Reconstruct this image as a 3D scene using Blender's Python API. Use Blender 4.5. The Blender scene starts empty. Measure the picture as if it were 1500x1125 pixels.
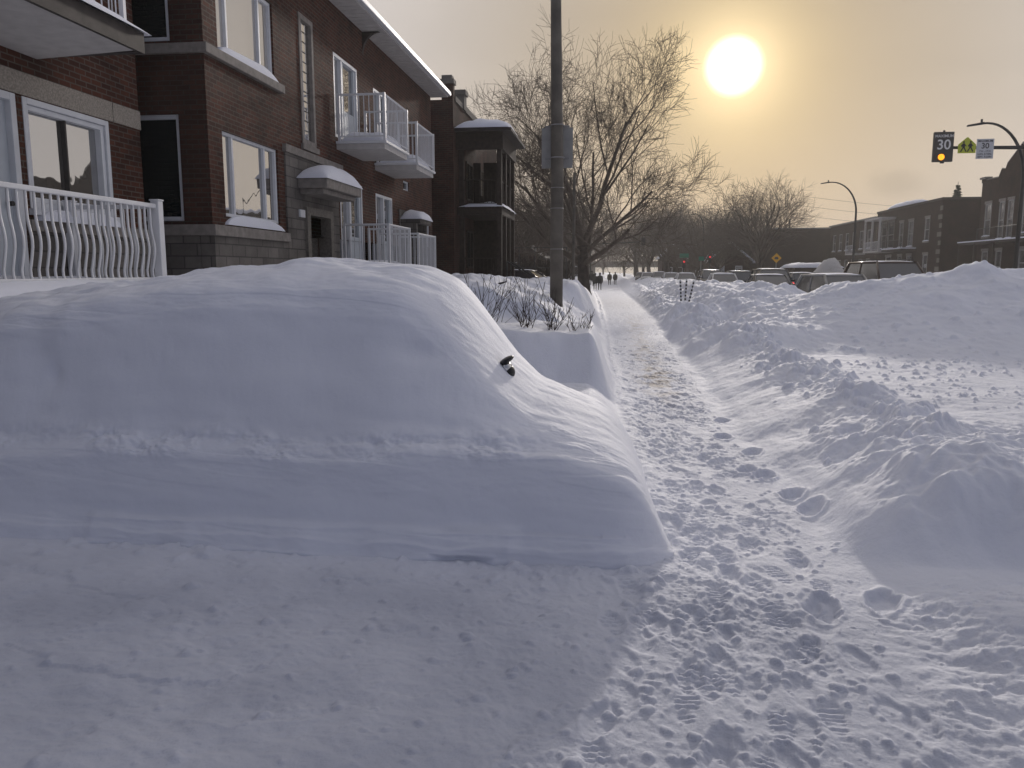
import bpy, math, random
import numpy as np
from mathutils import Vector, Matrix

R = math.radians
scene = bpy.context.scene
COL = scene.collection
rnd = random.Random(7)
SUN_EL, SUN_AZ = R(13.43), R(7.74)          # azimuth east of +Y (the street direction)
SUN_DIR = Vector((math.sin(SUN_AZ)*math.cos(SUN_EL), math.cos(SUN_AZ)*math.cos(SUN_EL), math.sin(SUN_EL)))
CAM_H = 1.75

# ------------------------------------------------------------------ materials
def nt_mat(name):
    m = bpy.data.materials.new(name); m.use_nodes = True
    nt = m.node_tree
    return m, nt, nt.nodes['Principled BSDF']

def link(nt, a, b): nt.links.new(a, b)

def plain(name, col, rough=0.6, metal=0.0, var=0.12, vscale=6.0, spec=0.4, bump=0.0, bscale=30.0, emit=None, estr=0.0):
    """Principled material whose colour wanders a little with object-space noise."""
    m, nt, b = nt_mat(name)
    tc = nt.nodes.new('ShaderNodeTexCoord')
    n = nt.nodes.new('ShaderNodeTexNoise'); n.inputs['Scale'].default_value = vscale; n.inputs['Detail'].default_value = 5
    link(nt, tc.outputs['Object'], n.inputs['Vector'])
    cr = nt.nodes.new('ShaderNodeValToRGB')
    cr.color_ramp.elements[0].position = 0.3; cr.color_ramp.elements[1].position = 0.7
    cr.color_ramp.elements[0].color = (*[c*(1-var) for c in col], 1); cr.color_ramp.elements[1].color = (*[min(1, c*(1+var)) for c in col], 1)
    link(nt, n.outputs['Fac'], cr.inputs['Fac']); link(nt, cr.outputs['Color'], b.inputs['Base Color'])
    b.inputs['Roughness'].default_value = rough; b.inputs['Metallic'].default_value = metal
    b.inputs['Specular IOR Level'].default_value = spec
    if bump:
        n2 = nt.nodes.new('ShaderNodeTexNoise'); n2.inputs['Scale'].default_value = bscale; n2.inputs['Detail'].default_value = 6
        link(nt, tc.outputs['Object'], n2.inputs['Vector'])
        bp = nt.nodes.new('ShaderNodeBump'); bp.inputs['Strength'].default_value = bump; bp.inputs['Distance'].default_value = 0.02
        link(nt, n2.outputs['Fac'], bp.inputs['Height']); link(nt, bp.outputs['Normal'], b.inputs['Normal'])
    if emit:
        b.inputs['Emission Color'].default_value = (*emit, 1); b.inputs['Emission Strength'].default_value = estr
    return m

def snow_mat(name, col, dirt=None, dirt_amt=0.0, dscale=0.8, grain=0.35, packed=None):
    m, nt, b = nt_mat(name)
    g = nt.nodes.new('ShaderNodeNewGeometry')
    n = nt.nodes.new('ShaderNodeTexNoise'); n.inputs['Scale'].default_value = 1.3; n.inputs['Detail'].default_value = 6
    link(nt, g.outputs['Position'], n.inputs['Vector'])
    cr = nt.nodes.new('ShaderNodeValToRGB')
    cr.color_ramp.elements[0].position = 0.25; cr.color_ramp.elements[1].position = 0.75
    cr.color_ramp.elements[0].color = (*[c*0.94 for c in col], 1); cr.color_ramp.elements[1].color = (*[min(1, c*1.04) for c in col], 1)
    link(nt, n.outputs['Fac'], cr.inputs['Fac'])
    out = cr.outputs['Color']
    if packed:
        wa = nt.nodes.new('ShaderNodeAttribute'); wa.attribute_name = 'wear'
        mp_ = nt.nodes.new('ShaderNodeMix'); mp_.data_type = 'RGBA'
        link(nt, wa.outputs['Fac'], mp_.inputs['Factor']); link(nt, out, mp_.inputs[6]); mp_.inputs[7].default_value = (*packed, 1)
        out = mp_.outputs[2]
        ga = nt.nodes.new('ShaderNodeAttribute'); ga.attribute_name = 'grit'
        mg_ = nt.nodes.new('ShaderNodeMix'); mg_.data_type = 'RGBA'
        link(nt, ga.outputs['Fac'], mg_.inputs['Factor']); link(nt, out, mg_.inputs[6]); mg_.inputs[7].default_value = (0.40, 0.35, 0.29, 1)
        out = mg_.outputs[2]
    if dirt:
        n3 = nt.nodes.new('ShaderNodeTexNoise'); n3.inputs['Scale'].default_value = dscale; n3.inputs['Detail'].default_value = 7; n3.inputs['Roughness'].default_value = 0.65
        link(nt, g.outputs['Position'], n3.inputs['Vector'])
        r3 = nt.nodes.new('ShaderNodeValToRGB')
        r3.color_ramp.elements[0].position = 0.5; r3.color_ramp.elements[1].position = 0.72
        r3.color_ramp.elements[0].color = (0, 0, 0, 1); r3.color_ramp.elements[1].color = (dirt_amt,)*3 + (1,)
        link(nt, n3.outputs['Fac'], r3.inputs['Fac'])
        mx = nt.nodes.new('ShaderNodeMix'); mx.data_type = 'RGBA'
        link(nt, r3.outputs['Color'], mx.inputs['Factor']); link(nt, out, mx.inputs[6]); mx.inputs[7].default_value = (*dirt, 1)
        out = mx.outputs[2]
    link(nt, out, b.inputs['Base Color'])
    b.inputs['Roughness'].default_value = 0.7
    b.inputs['Specular IOR Level'].default_value = 0.06
    b.inputs['Subsurface Weight'].default_value = 0.4; b.inputs['Subsurface Radius'].default_value = (1.0, 0.95, 1.05); b.inputs['Subsurface Scale'].default_value = 0.014
    n2 = nt.nodes.new('ShaderNodeTexNoise'); n2.inputs['Scale'].default_value = 38; n2.inputs['Detail'].default_value = 6; n2.inputs['Roughness'].default_value = 0.7
    link(nt, g.outputs['Position'], n2.inputs['Vector'])
    bp = nt.nodes.new('ShaderNodeBump'); bp.inputs['Strength'].default_value = grain; bp.inputs['Distance'].default_value = 0.022
    link(nt, n2.outputs['Fac'], bp.inputs['Height']); link(nt, bp.outputs['Normal'], b.inputs['Normal'])
    return m

def brick_mat(name, c1, c2, mortar, bw=0.215, rh=0.075, ms=0.010, stain=0.5, bump=0.6):
    """Running-bond masonry laid by real position, on walls facing either axis."""
    m, nt, b = nt_mat(name)
    g = nt.nodes.new('ShaderNodeNewGeometry')
    sp = nt.nodes.new('ShaderNodeSeparateXYZ'); link(nt, g.outputs['Position'], sp.inputs[0])
    sn = nt.nodes.new('ShaderNodeSeparateXYZ'); link(nt, g.outputs['True Normal'], sn.inputs[0])
    ab = nt.nodes.new('ShaderNodeMath'); ab.operation = 'ABSOLUTE'; link(nt, sn.outputs['X'], ab.inputs[0])
    gt = nt.nodes.new('ShaderNodeMath'); gt.operation = 'GREATER_THAN'; gt.inputs[1].default_value = 0.5; link(nt, ab.outputs[0], gt.inputs[0])
    mixu = nt.nodes.new('ShaderNodeMix'); link(nt, gt.outputs[0], mixu.inputs[0]); link(nt, sp.outputs['X'], mixu.inputs[2]); link(nt, sp.outputs['Y'], mixu.inputs[3])
    cb = nt.nodes.new('ShaderNodeCombineXYZ'); link(nt, mixu.outputs[0], cb.inputs[0]); link(nt, sp.outputs['Z'], cb.inputs[1])
    t = nt.nodes.new('ShaderNodeTexBrick')
    t.inputs['Scale'].default_value = 1; t.inputs['Brick Width'].default_value = bw; t.inputs['Row Height'].default_value = rh
    t.inputs['Mortar Size'].default_value = ms; t.inputs['Mortar Smooth'].default_value = 0.3; t.inputs['Bias'].default_value = 0.0
    t.inputs['Color1'].default_value = (*c1, 1); t.inputs['Color2'].default_value = (*c2, 1); t.inputs['Mortar'].default_value = (*mortar, 1)
    link(nt, cb.outputs[0], t.inputs['Vector'])
    n = nt.nodes.new('ShaderNodeTexNoise'); n.inputs['Scale'].default_value = 1.1; n.inputs['Detail'].default_value = 8; n.inputs['Roughness'].default_value = 0.65
    link(nt, g.outputs['Position'], n.inputs['Vector'])
    mr = nt.nodes.new('ShaderNodeMapRange'); mr.inputs[1].default_value = 0.3; mr.inputs[2].default_value = 0.7; mr.inputs[3].default_value = 1-stain; mr.inputs[4].default_value = 1+stain*0.5
    link(nt, n.outputs['Fac'], mr.inputs[0])
    mul = nt.nodes.new('ShaderNodeMix'); mul.data_type = 'RGBA'; mul.blend_type = 'MULTIPLY'; mul.inputs[0].default_value = 1
    link(nt, t.outputs['Color'], mul.inputs[6]); link(nt, mr.outputs[0], mul.inputs[7])
    link(nt, mul.outputs[2], b.inputs['Base Color'])
    b.inputs['Roughness'].default_value = 0.85; b.inputs['Specular IOR Level'].default_value = 0.25
    n2 = nt.nodes.new('ShaderNodeTexNoise'); n2.inputs['Scale'].default_value = 60; n2.inputs['Detail'].default_value = 4
    link(nt, g.outputs['Position'], n2.inputs['Vector'])
    ad = nt.nodes.new('ShaderNodeMath'); ad.operation = 'MULTIPLY_ADD'; ad.inputs[1].default_value = -1.0
    link(nt, t.outputs['Fac'], ad.inputs[0]); link(nt, n2.outputs['Fac'], ad.inputs[2])
    bp = nt.nodes.new('ShaderNodeBump'); bp.inputs['Strength'].default_value = bump; bp.inputs['Distance'].default_value = 0.008
    link(nt, ad.outputs[0], bp.inputs['Height']); link(nt, bp.outputs['Normal'], b.inputs['Normal'])
    return m

def glass_mat(name, inside, refl=0.45, rough=0.015):
    """Window pane: a mirror-like film over what stands behind the glass."""
    m, nt, b = nt_mat(name)
    out = nt.nodes['Material Output']
    b.inputs['Base Color'].default_value = (*inside, 1); b.inputs['Roughness'].default_value = 0.9; b.inputs['Specular IOR Level'].default_value = 0.1
    g = nt.nodes.new('ShaderNodeNewGeometry')
    n = nt.nodes.new('ShaderNodeTexNoise'); n.inputs['Scale'].default_value = 1.6; n.inputs['Detail'].default_value = 2
    link(nt, g.outputs['Position'], n.inputs['Vector'])
    bp = nt.nodes.new('ShaderNodeBump'); bp.inputs['Strength'].default_value = 0.12; bp.inputs['Distance'].default_value = 0.03
    link(nt, n.outputs['Fac'], bp.inputs['Height'])
    gl = nt.nodes.new('ShaderNodeBsdfGlossy'); gl.inputs['Color'].default_value = (0.9, 0.9, 0.9, 1); gl.inputs['Roughness'].default_value = rough
    link(nt, bp.outputs['Normal'], gl.inputs['Normal'])
    lw = nt.nodes.new('ShaderNodeFresnel'); lw.inputs['IOR'].default_value = 1.5
    ma = nt.nodes.new('ShaderNodeMath'); ma.operation = 'MULTIPLY_ADD'; ma.inputs[1].default_value = 1.2; ma.inputs[2].default_value = refl*0.6; ma.use_clamp = True
    link(nt, lw.outputs[0], ma.inputs[0])
    mx = nt.nodes.new('ShaderNodeMixShader'); link(nt, ma.outputs[0], mx.inputs[0]); link(nt, b.outputs[0], mx.inputs[1]); link(nt, gl.outputs[0], mx.inputs[2])
    link(nt, mx.outputs[0], out.inputs['Surface'])
    return m

SNOW = (0.79, 0.81, 0.88)
M = {}
M['snow'] = snow_mat('snow', SNOW)
M['snow_smooth'] = snow_mat('snow_smooth', SNOW, grain=0.18)
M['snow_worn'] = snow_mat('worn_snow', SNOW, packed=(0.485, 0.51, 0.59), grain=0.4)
M['snow_road'] = snow_mat('slushy_snow', (0.50, 0.49, 0.48), dirt=(0.2, 0.18, 0.16), dirt_amt=0.7, dscale=0.5, grain=0.5)
M['brick'] = brick_mat('red_brick', (0.105, 0.037, 0.022), (0.050, 0.020, 0.014), (0.11, 0.09, 0.075))
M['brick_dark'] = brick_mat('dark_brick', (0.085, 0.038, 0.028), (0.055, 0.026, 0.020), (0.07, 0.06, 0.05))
M['brick_far'] = brick_mat('brown_brick', (0.042, 0.018, 0.011), (0.028, 0.013, 0.009), (0.040, 0.032, 0.027))
M['stone'] = brick_mat('stone_block', (0.19, 0.175, 0.16), (0.13, 0.12, 0.11), (0.09, 0.085, 0.08), bw=0.46, rh=0.2, ms=0.012, stain=0.45)
M['bridge_dark'] = plain('dark_concrete', (0.06, 0.055, 0.05), 0.9, var=0.3)  # concrete in a dark, mottled base tone
M['granite'] = plain('granite_panel', (0.17, 0.155, 0.135), 0.8, var=0.25, vscale=25, bump=0.2)
M['concrete'] = plain('concrete_trim', (0.24, 0.22, 0.20), 0.85, var=0.2, vscale=9, bump=0.25)
M['lintel'] = plain('speckled_lintel', (0.30, 0.27, 0.23), 0.85, var=0.3, vscale=40, bump=0.2)
M['white'] = plain('white_painted_metal', (0.70, 0.71, 0.73), 0.45, var=0.05)
M['vinyl'] = plain('white_vinyl', (0.66, 0.68, 0.71), 0.5, var=0.06)
M['vinyl_far'] = plain('dull_window_frame', (0.33, 0.32, 0.31), 0.6, var=0.15)
M['soffit'] = plain('painted_soffit', (0.52, 0.50, 0.48), 0.7, var=0.1)
M['fascia_dark'] = plain('brown_fascia', (0.05, 0.042, 0.038), 0.7, var=0.3)
M['frame_dark'] = plain('dark_frame', (0.06, 0.055, 0.05), 0.6)
M['glass'] = glass_mat('window_glass', (0.10, 0.095, 0.085), 0.75)
M['glass_curtain'] = glass_mat('curtained_glass', (0.42, 0.40, 0.36), 0.6)
M['glass_dark'] = glass_mat('dark_glass', (0.012, 0.017, 0.018), 0.05)
M['glass_far'] = glass_mat('far_glass', (0.10, 0.10, 0.10), 0.35)
M['glass_car'] = glass_mat('car_glass', (0.05, 0.052, 0.055), 0.12, 0.08)
M['glass_frost'] = glass_mat('frosted_car_glass', (0.075, 0.075, 0.075), 0.08, 0.35)
M['curtain'] = plain('lace_curtain', (0.5, 0.48, 0.44), 0.9)
M['door_white'] = plain('pale_door', (0.52, 0.56, 0.60), 0.55, var=0.05)
M['door_brown'] = plain('brown_door', (0.045, 0.025, 0.018), 0.5)
M['bark'] = plain('bark', (0.060, 0.048, 0.040), 0.9, var=0.35, vscale=3, bump=0.6, bscale=12)
M['twig'] = plain('twig_bark', (0.105, 0.083, 0.066), 0.9, var=0.3, vscale=1.5)
M['shrub'] = plain('shrub_bark', (0.05, 0.035, 0.03), 0.85, var=0.3, vscale=9)
M['pole'] = plain('weathered_pole', (0.125, 0.112, 0.094), 0.8, var=0.3, vscale=3, bump=0.3, bscale=25)
M['galv'] = plain('galvanised_steel', (0.26, 0.26, 0.26), 0.5, metal=0.5, var=0.1)
M['sign_back'] = plain('sign_back', (0.30, 0.30, 0.29), 0.55, metal=0.3, var=0.1)
M['steel_dark'] = plain('dark_steel', (0.05, 0.05, 0.05), 0.55, metal=0.4)
M['black'] = plain('black_plastic', (0.015, 0.015, 0.016), 0.45)
M['rubber'] = plain('rubber', (0.02, 0.02, 0.02), 0.85)
M['chrome'] = plain('chrome', (0.6, 0.6, 0.6), 0.2, metal=1.0, var=0.03)
M['board'] = plain('signal_board', (0.075, 0.070, 0.062), 0.6)
M['sign_white'] = plain('sign_white', (0.62, 0.63, 0.65), 0.5, var=0.05)
M['sign_letters'] = plain('sign_lettering', (0.78, 0.78, 0.76), 0.5, var=0.02)
M['sign_black'] = plain('sign_black', (0.03, 0.03, 0.035), 0.5)
M['sign_lime'] = plain('sign_yellow_green', (0.55, 0.60, 0.06), 0.5, var=0.05)
M['sign_yellow'] = plain('sign_yellow', (0.80, 0.42, 0.02), 0.5, var=0.05)
M['sign_green'] = plain('sign_green', (0.02, 0.20, 0.12), 0.5, var=0.05)
M['amber'] = plain('amber_lens', (0.9, 0.35, 0.02), 0.3, emit=(1.0, 0.36, 0.015), estr=1.6)
M['red'] = plain('red_lens', (0.8, 0.02, 0.03), 0.3, emit=(1.0, 0.05, 0.06), estr=0.8)
M['red_off'] = plain('red_reflector', (0.25, 0.02, 0.02), 0.3)
M['lamp_glass'] = plain('headlamp', (0.55, 0.55, 0.55), 0.15)
M['roof_snowy'] = M['snow']
M['coat_dark'] = plain('dark_coat', (0.018, 0.019, 0.022), 0.85)
M['coat_brown'] = plain('brown_coat', (0.035, 0.028, 0.022), 0.85)
M['skin'] = plain('skin', (0.42, 0.27, 0.2), 0.6)
M['trousers'] = plain('trousers', (0.012, 0.013, 0.016), 0.9)
M['wood_dark'] = plain('dark_wood', (0.040, 0.030, 0.024), 0.8, var=0.3, vscale=8)
M['needles'] = plain('needles', (0.03, 0.045, 0.03), 0.9, var=0.3)
M['hedge'] = plain('hedge_twigs', (0.045, 0.036, 0.03), 0.95, var=0.3)
PAINT = {k: plain('paint_'+k, c, 0.3, metal=mt, var=0.03, spec=0.5) for k, c, mt in (
    ('silver', (0.30, 0.30, 0.30), 0.5), ('grey', (0.12, 0.12, 0.125), 0.4), ('dark', (0.03, 0.03, 0.033), 0.2),
    ('white', (0.62, 0.62, 0.62), 0.0), ('red', (0.20, 0.02, 0.02), 0.1), ('brown', (0.09, 0.065, 0.05), 0.3), ('blue', (0.03, 0.045, 0.08), 0.3))}

# ------------------------------------------------------------------ mesh helpers
def wloc(o):
    v = Vector((0, 0, 0))
    while o: v = v + o.location; o = o.parent
    return v

class MB:
    def __init__(s): s.V = []; s.F = []; s.n = 0
    def add(s, v, f):
        s.V.extend([tuple(p) for p in v]); s.F.extend([tuple(i+s.n for i in q) for q in f]); s.n += len(v); return s
    def box(s, x0, x1, y0, y1, z0, z1):
        x0, x1 = min(x0, x1), max(x0, x1); y0, y1 = min(y0, y1), max(y0, y1); z0, z1 = min(z0, z1), max(z0, z1)
        return s.add([(x0,y0,z0),(x1,y0,z0),(x1,y1,z0),(x0,y1,z0),(x0,y0,z1),(x1,y0,z1),(x1,y1,z1),(x0,y1,z1)],
                     [(0,3,2,1),(4,5,6,7),(0,1,5,4),(1,2,6,5),(2,3,7,6),(3,0,4,7)])
    def tube(s, pts, rad, k=6, cap=True):
        pts = [Vector(p) for p in pts]; n = len(pts)
        if not hasattr(rad, '__len__'): rad = [rad]*n
        v = []; 
        for i, p in enumerate(pts):
            t = (pts[min(i+1, n-1)]-pts[max(i-1, 0)]).normalized()
            a = Vector((0, 0, 1)) if abs(t.z) < 0.9 else Vector((1, 0, 0))
            u = t.cross(a).normalized(); w = t.cross(u)
            for j in range(k):
                c = 2*math.pi*j/k
                v.append(p+(u*math.cos(c)+w*math.sin(c))*rad[i])
        f = [(i*k+j, i*k+(j+1) % k, (i+1)*k+(j+1) % k, (i+1)*k+j) for i in range(n-1) for j in range(k)]
        if cap: f += [tuple(range(k-1, -1, -1)), tuple(range((n-1)*k, n*k))]
        return s.add(v, f)
    def prism(s, poly, fn, d0, d1):
        """poly of (u, v) pushed through fn(u, v, d) from depth d0 to d1"""
        n = len(poly)
        v = [fn(u, w, d0) for u, w in poly]+[fn(u, w, d1) for u, w in poly]
        f = [tuple(range(n-1, -1, -1)), tuple(range(n, 2*n))]+[(i, (i+1) % n, n+(i+1) % n, n+i) for i in range(n)]
        return s.add(v, f)
    def loft(s, rings, closed=True, cap=True):
        k = len(rings[0]); n = len(rings)
        v = [p for r in rings for p in r]
        f = [(i*k+j, i*k+(j+1) % k, (i+1)*k+(j+1) % k, (i+1)*k+j) for i in range(n-1) for j in range(k if closed else k-1)]
        if cap and closed: f += [tuple(range(k-1, -1, -1)), tuple(range((n-1)*k, n*k))]
        return s.add(v, f)
    def build(s, name, mat, parent=None, smooth=False, bevel=0.0):
        me = bpy.data.meshes.new(name)
        off = wloc(parent) if parent else Vector((0, 0, 0))
        me.from_pydata([(p[0]-off.x, p[1]-off.y, p[2]-off.z) for p in s.V], [], s.F)
        me.validate(); me.update()
        return finish(me, name, mat, parent, smooth, bevel)

def finish(me, name, mat, parent=None, smooth=False, bevel=0.0):
    o = bpy.data.objects.new(name, me); COL.objects.link(o)
    if mat: me.materials.append(M[mat] if isinstance(mat, str) else mat)
    if smooth:
        me.polygons.foreach_set('use_smooth', [True]*len(me.polygons))
    if parent: o.parent = parent
    if bevel:
        b = o.modifiers.new('bevel', 'BEVEL'); b.width = bevel; b.segments = 2; b.limit_method = 'ANGLE'
    return o

def np_mesh(name, V, Fq, mat, parent=None, smooth=True, normals=None):
    me = bpy.data.meshes.new(name)
    V = np.asarray(V, dtype=np.float32)
    if parent:
        off = wloc(parent); V = V-np.array(off[:], dtype=np.float32)
    Fq = np.asarray(Fq, dtype=np.int32); nf, k = Fq.shape
    me.vertices.add(len(V)); me.vertices.foreach_set('co', V.ravel())
    me.loops.add(nf*k); me.loops.foreach_set('vertex_index', Fq.ravel())
    me.polygons.add(nf); me.polygons.foreach_set('loop_start', np.arange(0, nf*k, k, dtype=np.int32))
    me.update(calc_edges=True)
    o = finish(me, name, mat, parent, smooth)
    if normals is not None:
        me.normals_split_custom_set_from_vertices(np.ascontiguousarray(normals, dtype=np.float32))
    return o

def tag(o, label=None, cat=None, group=None, kind=None):
    if label: o['label'] = label
    if cat: o['category'] = cat
    if group: o['group'] = group
    if kind: o['kind'] = kind
    return o

def thing(name, label, cat, loc=(0, 0, 0), group=None):
    o = bpy.data.objects.new(name, None); COL.objects.link(o); o.location = loc; o.empty_display_size = 0.2
    return tag(o, label, cat, group)

def copy_tree(o, parent=None):
    c = o.copy(); COL.objects.link(c)
    if parent: c.parent = parent
    for ch in list(o.children): copy_tree(ch, c)
    return c

# ------------------------------------------------------------------ noise
_rs = np.random.RandomState(11)
_perm = _rs.permutation(256).astype(np.int32); _perm = np.concatenate([_perm, _perm])
_ga = _rs.rand(256)*2*np.pi; _gx, _gy = np.cos(_ga), np.sin(_ga)
def pn(x, y, seed=0):
    x = x+seed*17.31; y = y-seed*9.77
    xi = np.floor(x).astype(np.int64); yi = np.floor(y).astype(np.int64); xf = x-xi; yf = y-yi; xi &= 255; yi &= 255
    u = xf*xf*xf*(xf*(xf*6-15)+10); v = yf*yf*yf*(yf*(yf*6-15)+10)
    def g(ix, iy, dx, dy):
        h = _perm[_perm[ix & 255]+(iy & 255)]
        return _gx[h]*dx+_gy[h]*dy
    a = g(xi, yi, xf, yf); b = g(xi+1, yi, xf-1, yf); c = g(xi, yi+1, xf, yf-1); d = g(xi+1, yi+1, xf-1, yf-1)
    return (a+u*(b-a))+v*((c+u*(d-c))-(a+u*(b-a)))
def fbm(x, y, octs=4, seed=0, gain=0.5):
    s = 0; a = 1.0
    for i in range(octs):
        s = s+a*pn(x*2**i, y*2**i, seed+i*3); a *= gain
    return s
def billow(x, y, octs=3, seed=0, gain=0.5):
    s = 0; a = 1.0
    for i in range(octs):
        s = s+a*np.abs(pn(x*2**i, y*2**i, seed+i*3)); a *= gain
    return s
def sm(a, b, x):
    t = np.clip((x-a)/(b-a), 0, 1); return t*t*(3-2*t)

# ------------------------------------------------------------------ the snow terrain
def xl(Y): return np.interp(Y, [0, 4.9, 8.3, 11.1, 20, 28, 45, 76, 200], [0.36, 0.36, 0.25, 0.08, -0.14, -0.33, -0.8, -1.9, -2.4])
def xr(Y): return np.interp(Y, [0, 5, 6.6, 8.6, 14, 28, 45, 76, 200], [1.36, 1.34, 1.33, 1.22, 1.33, 1.4, 1.2, 0.6, 0.2])

def axis(segs):
    out = [segs[0][0]]
    for a, b, s0, s1 in segs:
        x = a
        while x < b-1e-6:
            t = (x-a)/(b-a); x = min(b, x+s0*(s1/s0)**t); out.append(x)
    return np.array(out)
XS = axis([(-650, -60, 90, 12), (-60, -12, 8, 0.8), (-12, -4.6, 0.6, 0.08), (-4.6, -2.0, 0.03, 0.018), (-2.0, -0.6, 0.017, 0.010), (-0.6, 1.9, 0.009, 0.009), (1.9, 3.0, 0.010, 0.016),
           (3.0, 8.0, 0.018, 0.04), (8, 14, 0.05, 0.2), (14, 45, 0.25, 1.2), (45, 650, 2, 90)])
YS = axis([(-40, 1.6, 8, 0.05), (1.6, 2.1, 0.02, 0.010), (2.1, 5.2, 0.009, 0.010), (5.2, 7.5, 0.011, 0.016), (7.5, 14, 0.018, 0.035), (14, 30, 0.04, 0.12), (30, 80, 0.15, 0.5), (80, 200, 0.6, 4), (200, 760, 5, 80)])
X, Y = np.meshgrid(XS, YS)

L_, R_ = xl(Y)+0.05*pn(Y*1.3, Y*0, 3)*sm(4, 7, Y), xr(Y)+0.10*pn(Y*1.1, Y*0, 5)
dl, dr = L_-X, X-R_
Z = np.zeros_like(X)
# left of the trodden path -------------------------------------------------
A = (0.94+0.06*pn(X*1.4, Y*1.2, 6))*sm(0.0, 0.42, dl)*sm(10.15, 10.8, Y+0.12*pn(X*1.3, Y*1.3, 8)+0.04*pn(X*4, Y*4, 8))+0.04*sm(0.4, 2.0, dl)
B = 1.12*np.clip(dl/1.2, 0, 1)**0.8+0.48*sm(1.0, 2.5, dl)+0.20*sm(0, 0.6, dl)*fbm(X*0.9, Y*0.5, 4, 21, 0.55)
C = 1.40*sm(-0.05, 0.95, dl)+0.10*sm(0.8, 2, dl)+0.17*sm(0, 0.6, dl)*fbm(X*0.9, Y*0.4, 4, 22, 0.55)
D = 0.85*sm(0.0, 0.9, dl)+0.12*fbm(X*0.7, Y*0.35, 3, 23)
gap = 0.32*sm(0.0, 0.5, dl)+0.25*sm(1.0, 3.0, dl)
near = gap*sm(7.0, 7.6, Y)
left = near*(1-sm(10.1, 10.5, Y))+A*sm(10.1, 10.3, Y)*(1-sm(12.9, 13.4, Y))+B*sm(12.9, 13.5, Y)*(1-sm(20.2, 21.2, Y))+C*sm(20.2, 21.2, Y)*(1-sm(27.5, 29, Y))+D*sm(27.5, 29, Y)
yard = sm(3.8, 5.4, -X)*sm(7.0, 8.5, Y)
left = left*(1-yard)+yard*(1.05+0.1*fbm(X*0.5, Y*0.3, 3, 24))
left = left+0.75*sm(4.7, 5.6, -X)*(1-sm(7.0, 8.5, Y))*sm(3.4, 4.4, Y)
# right of the path ----------------------------------------------------------
zc = np.interp(Y, [4.4, 5.2, 6.2, 7.8, 12.3, 16, 20, 26, 40], [0.56, 0.57, 0.54, 0.48, 0.49, 0.42, 0.34, 0.45, 0.5])
xc = np.interp(Y, [4.4, 5.2, 8, 14, 22, 30, 80], [2.05, 2.25, 2.6, 2.65, 2.3, 2.2, 2.0])+0.10*pn(Y*0.9, Y*0, 7)
zc = zc*(1+0.25*pn(Y*1.6, Y*0, 9))
tt = np.clip((X-R_)/(xc-R_), 0, 1)
inner = zc*(0.35*tt+0.65*tt*tt*(3-2*tt))
zp = 0.32+0.03*fbm(X*0.5, Y*0.4, 3, 30)
zp2 = zp+(np.maximum(zc-0.07-0.05*np.clip(X-xc, 0, 2), zp)-zp)*(1-sm(5.6, 8.6, Y))
outer = zc+(zp2-zc)*sm(0.0, 0.8, X-xc)
right = np.where(X < xc, inner, outer)
# the ploughed heap across the kerb lane: base near Y 14.5, crest near Y 18.5
yc = 18.3+0.5*pn(X*0.4, X*0, 12)
Hc = np.interp(X, [1.2, 2.4, 3.75, 4.7, 5.6, 6.5, 7.3, 7.8, 8.3, 8.8, 9.8, 12, 13.5], [0.2, 0.50, 0.86, 1.15, 1.42, 1.62, 1.70, 1.76, 1.74, 1.70, 1.73, 1.3, 0.2])
yb = 14.3+0.25*(3.2-np.clip(X, 2, 6))+0.5*pn(X*0.7, Y*0.0+3, 13)
rise = np.clip((Y-yb)/(yc-yb), 0, 1)
rise = 0.55*rise+0.45*rise*rise*(3-2*rise)
fall = 1-sm(0.3, 3.4, Y-yc)
heap = (Hc-0.3)*np.where(Y < yc, rise, fall)*sm(1.3, 3.2, X)
right = right+heap*(1+0.10*fbm(X*0.8, Y*0.8, 3, 14))
right = right+0.26*np.exp(-(((X-7.75)/0.42)**2+((Y-18.2)/0.5)**2)**1.3)
# bank between the pavement and the queue of cars
mid = np.interp(Y, [18, 22, 27, 33, 45, 70, 120, 200], [0.0, 0.60, 0.88, 0.86, 0.76, 0.64, 0.5, 0.3])
mb_ = np.exp(-(((X-4.75-0.004*Y)/1.75)**4))*mid*(1+0.35*fbm(X*0.7, Y*0.35, 3, 15))
right = right+mb_
lowz = sm(1.4, 2.2, X)*(1-sm(3.2, 4.4, X))*sm(14, 18, Y)*(1-sm(60, 110, Y))
right = right+lowz*(0.30*fbm(X*0.8, Y*0.45, 4, 151, 0.6)+0.08*fbm(X*3, Y*2, 3, 152))
# low mounds spilling over the pavement edge
for (mx, my, mr_, mh) in ((1.9, 17.2, 0.55, 0.28), (2.3, 15.2, 0.5, 0.2), (1.75, 21.5, 0.7, 0.42), (3.1, 16.2, 0.7, 0.22), (2.2, 25.5, 0.9, 0.35), (3.0, 22.5, 0.8, 0.25)):
    right = right+mh*np.exp(-((X-mx)**2+((Y-my)*0.8)**2)/mr_**2)
nearend = sm(1.6, 2.0, X)*(1-sm(7.0, 8.5, Y))
right = right+nearend*(0.016*fbm(X*5, Y*5, 4, 157, 0.6)+0.12*fbm(X*1.9, Y*1.9, 4, 155, 0.6)+0.05*(0.25-billow(X*2.2, Y*2.2, 4, 156, 0.6)))
right = right*sm(0.0, 0.35, dr)+0.0
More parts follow.
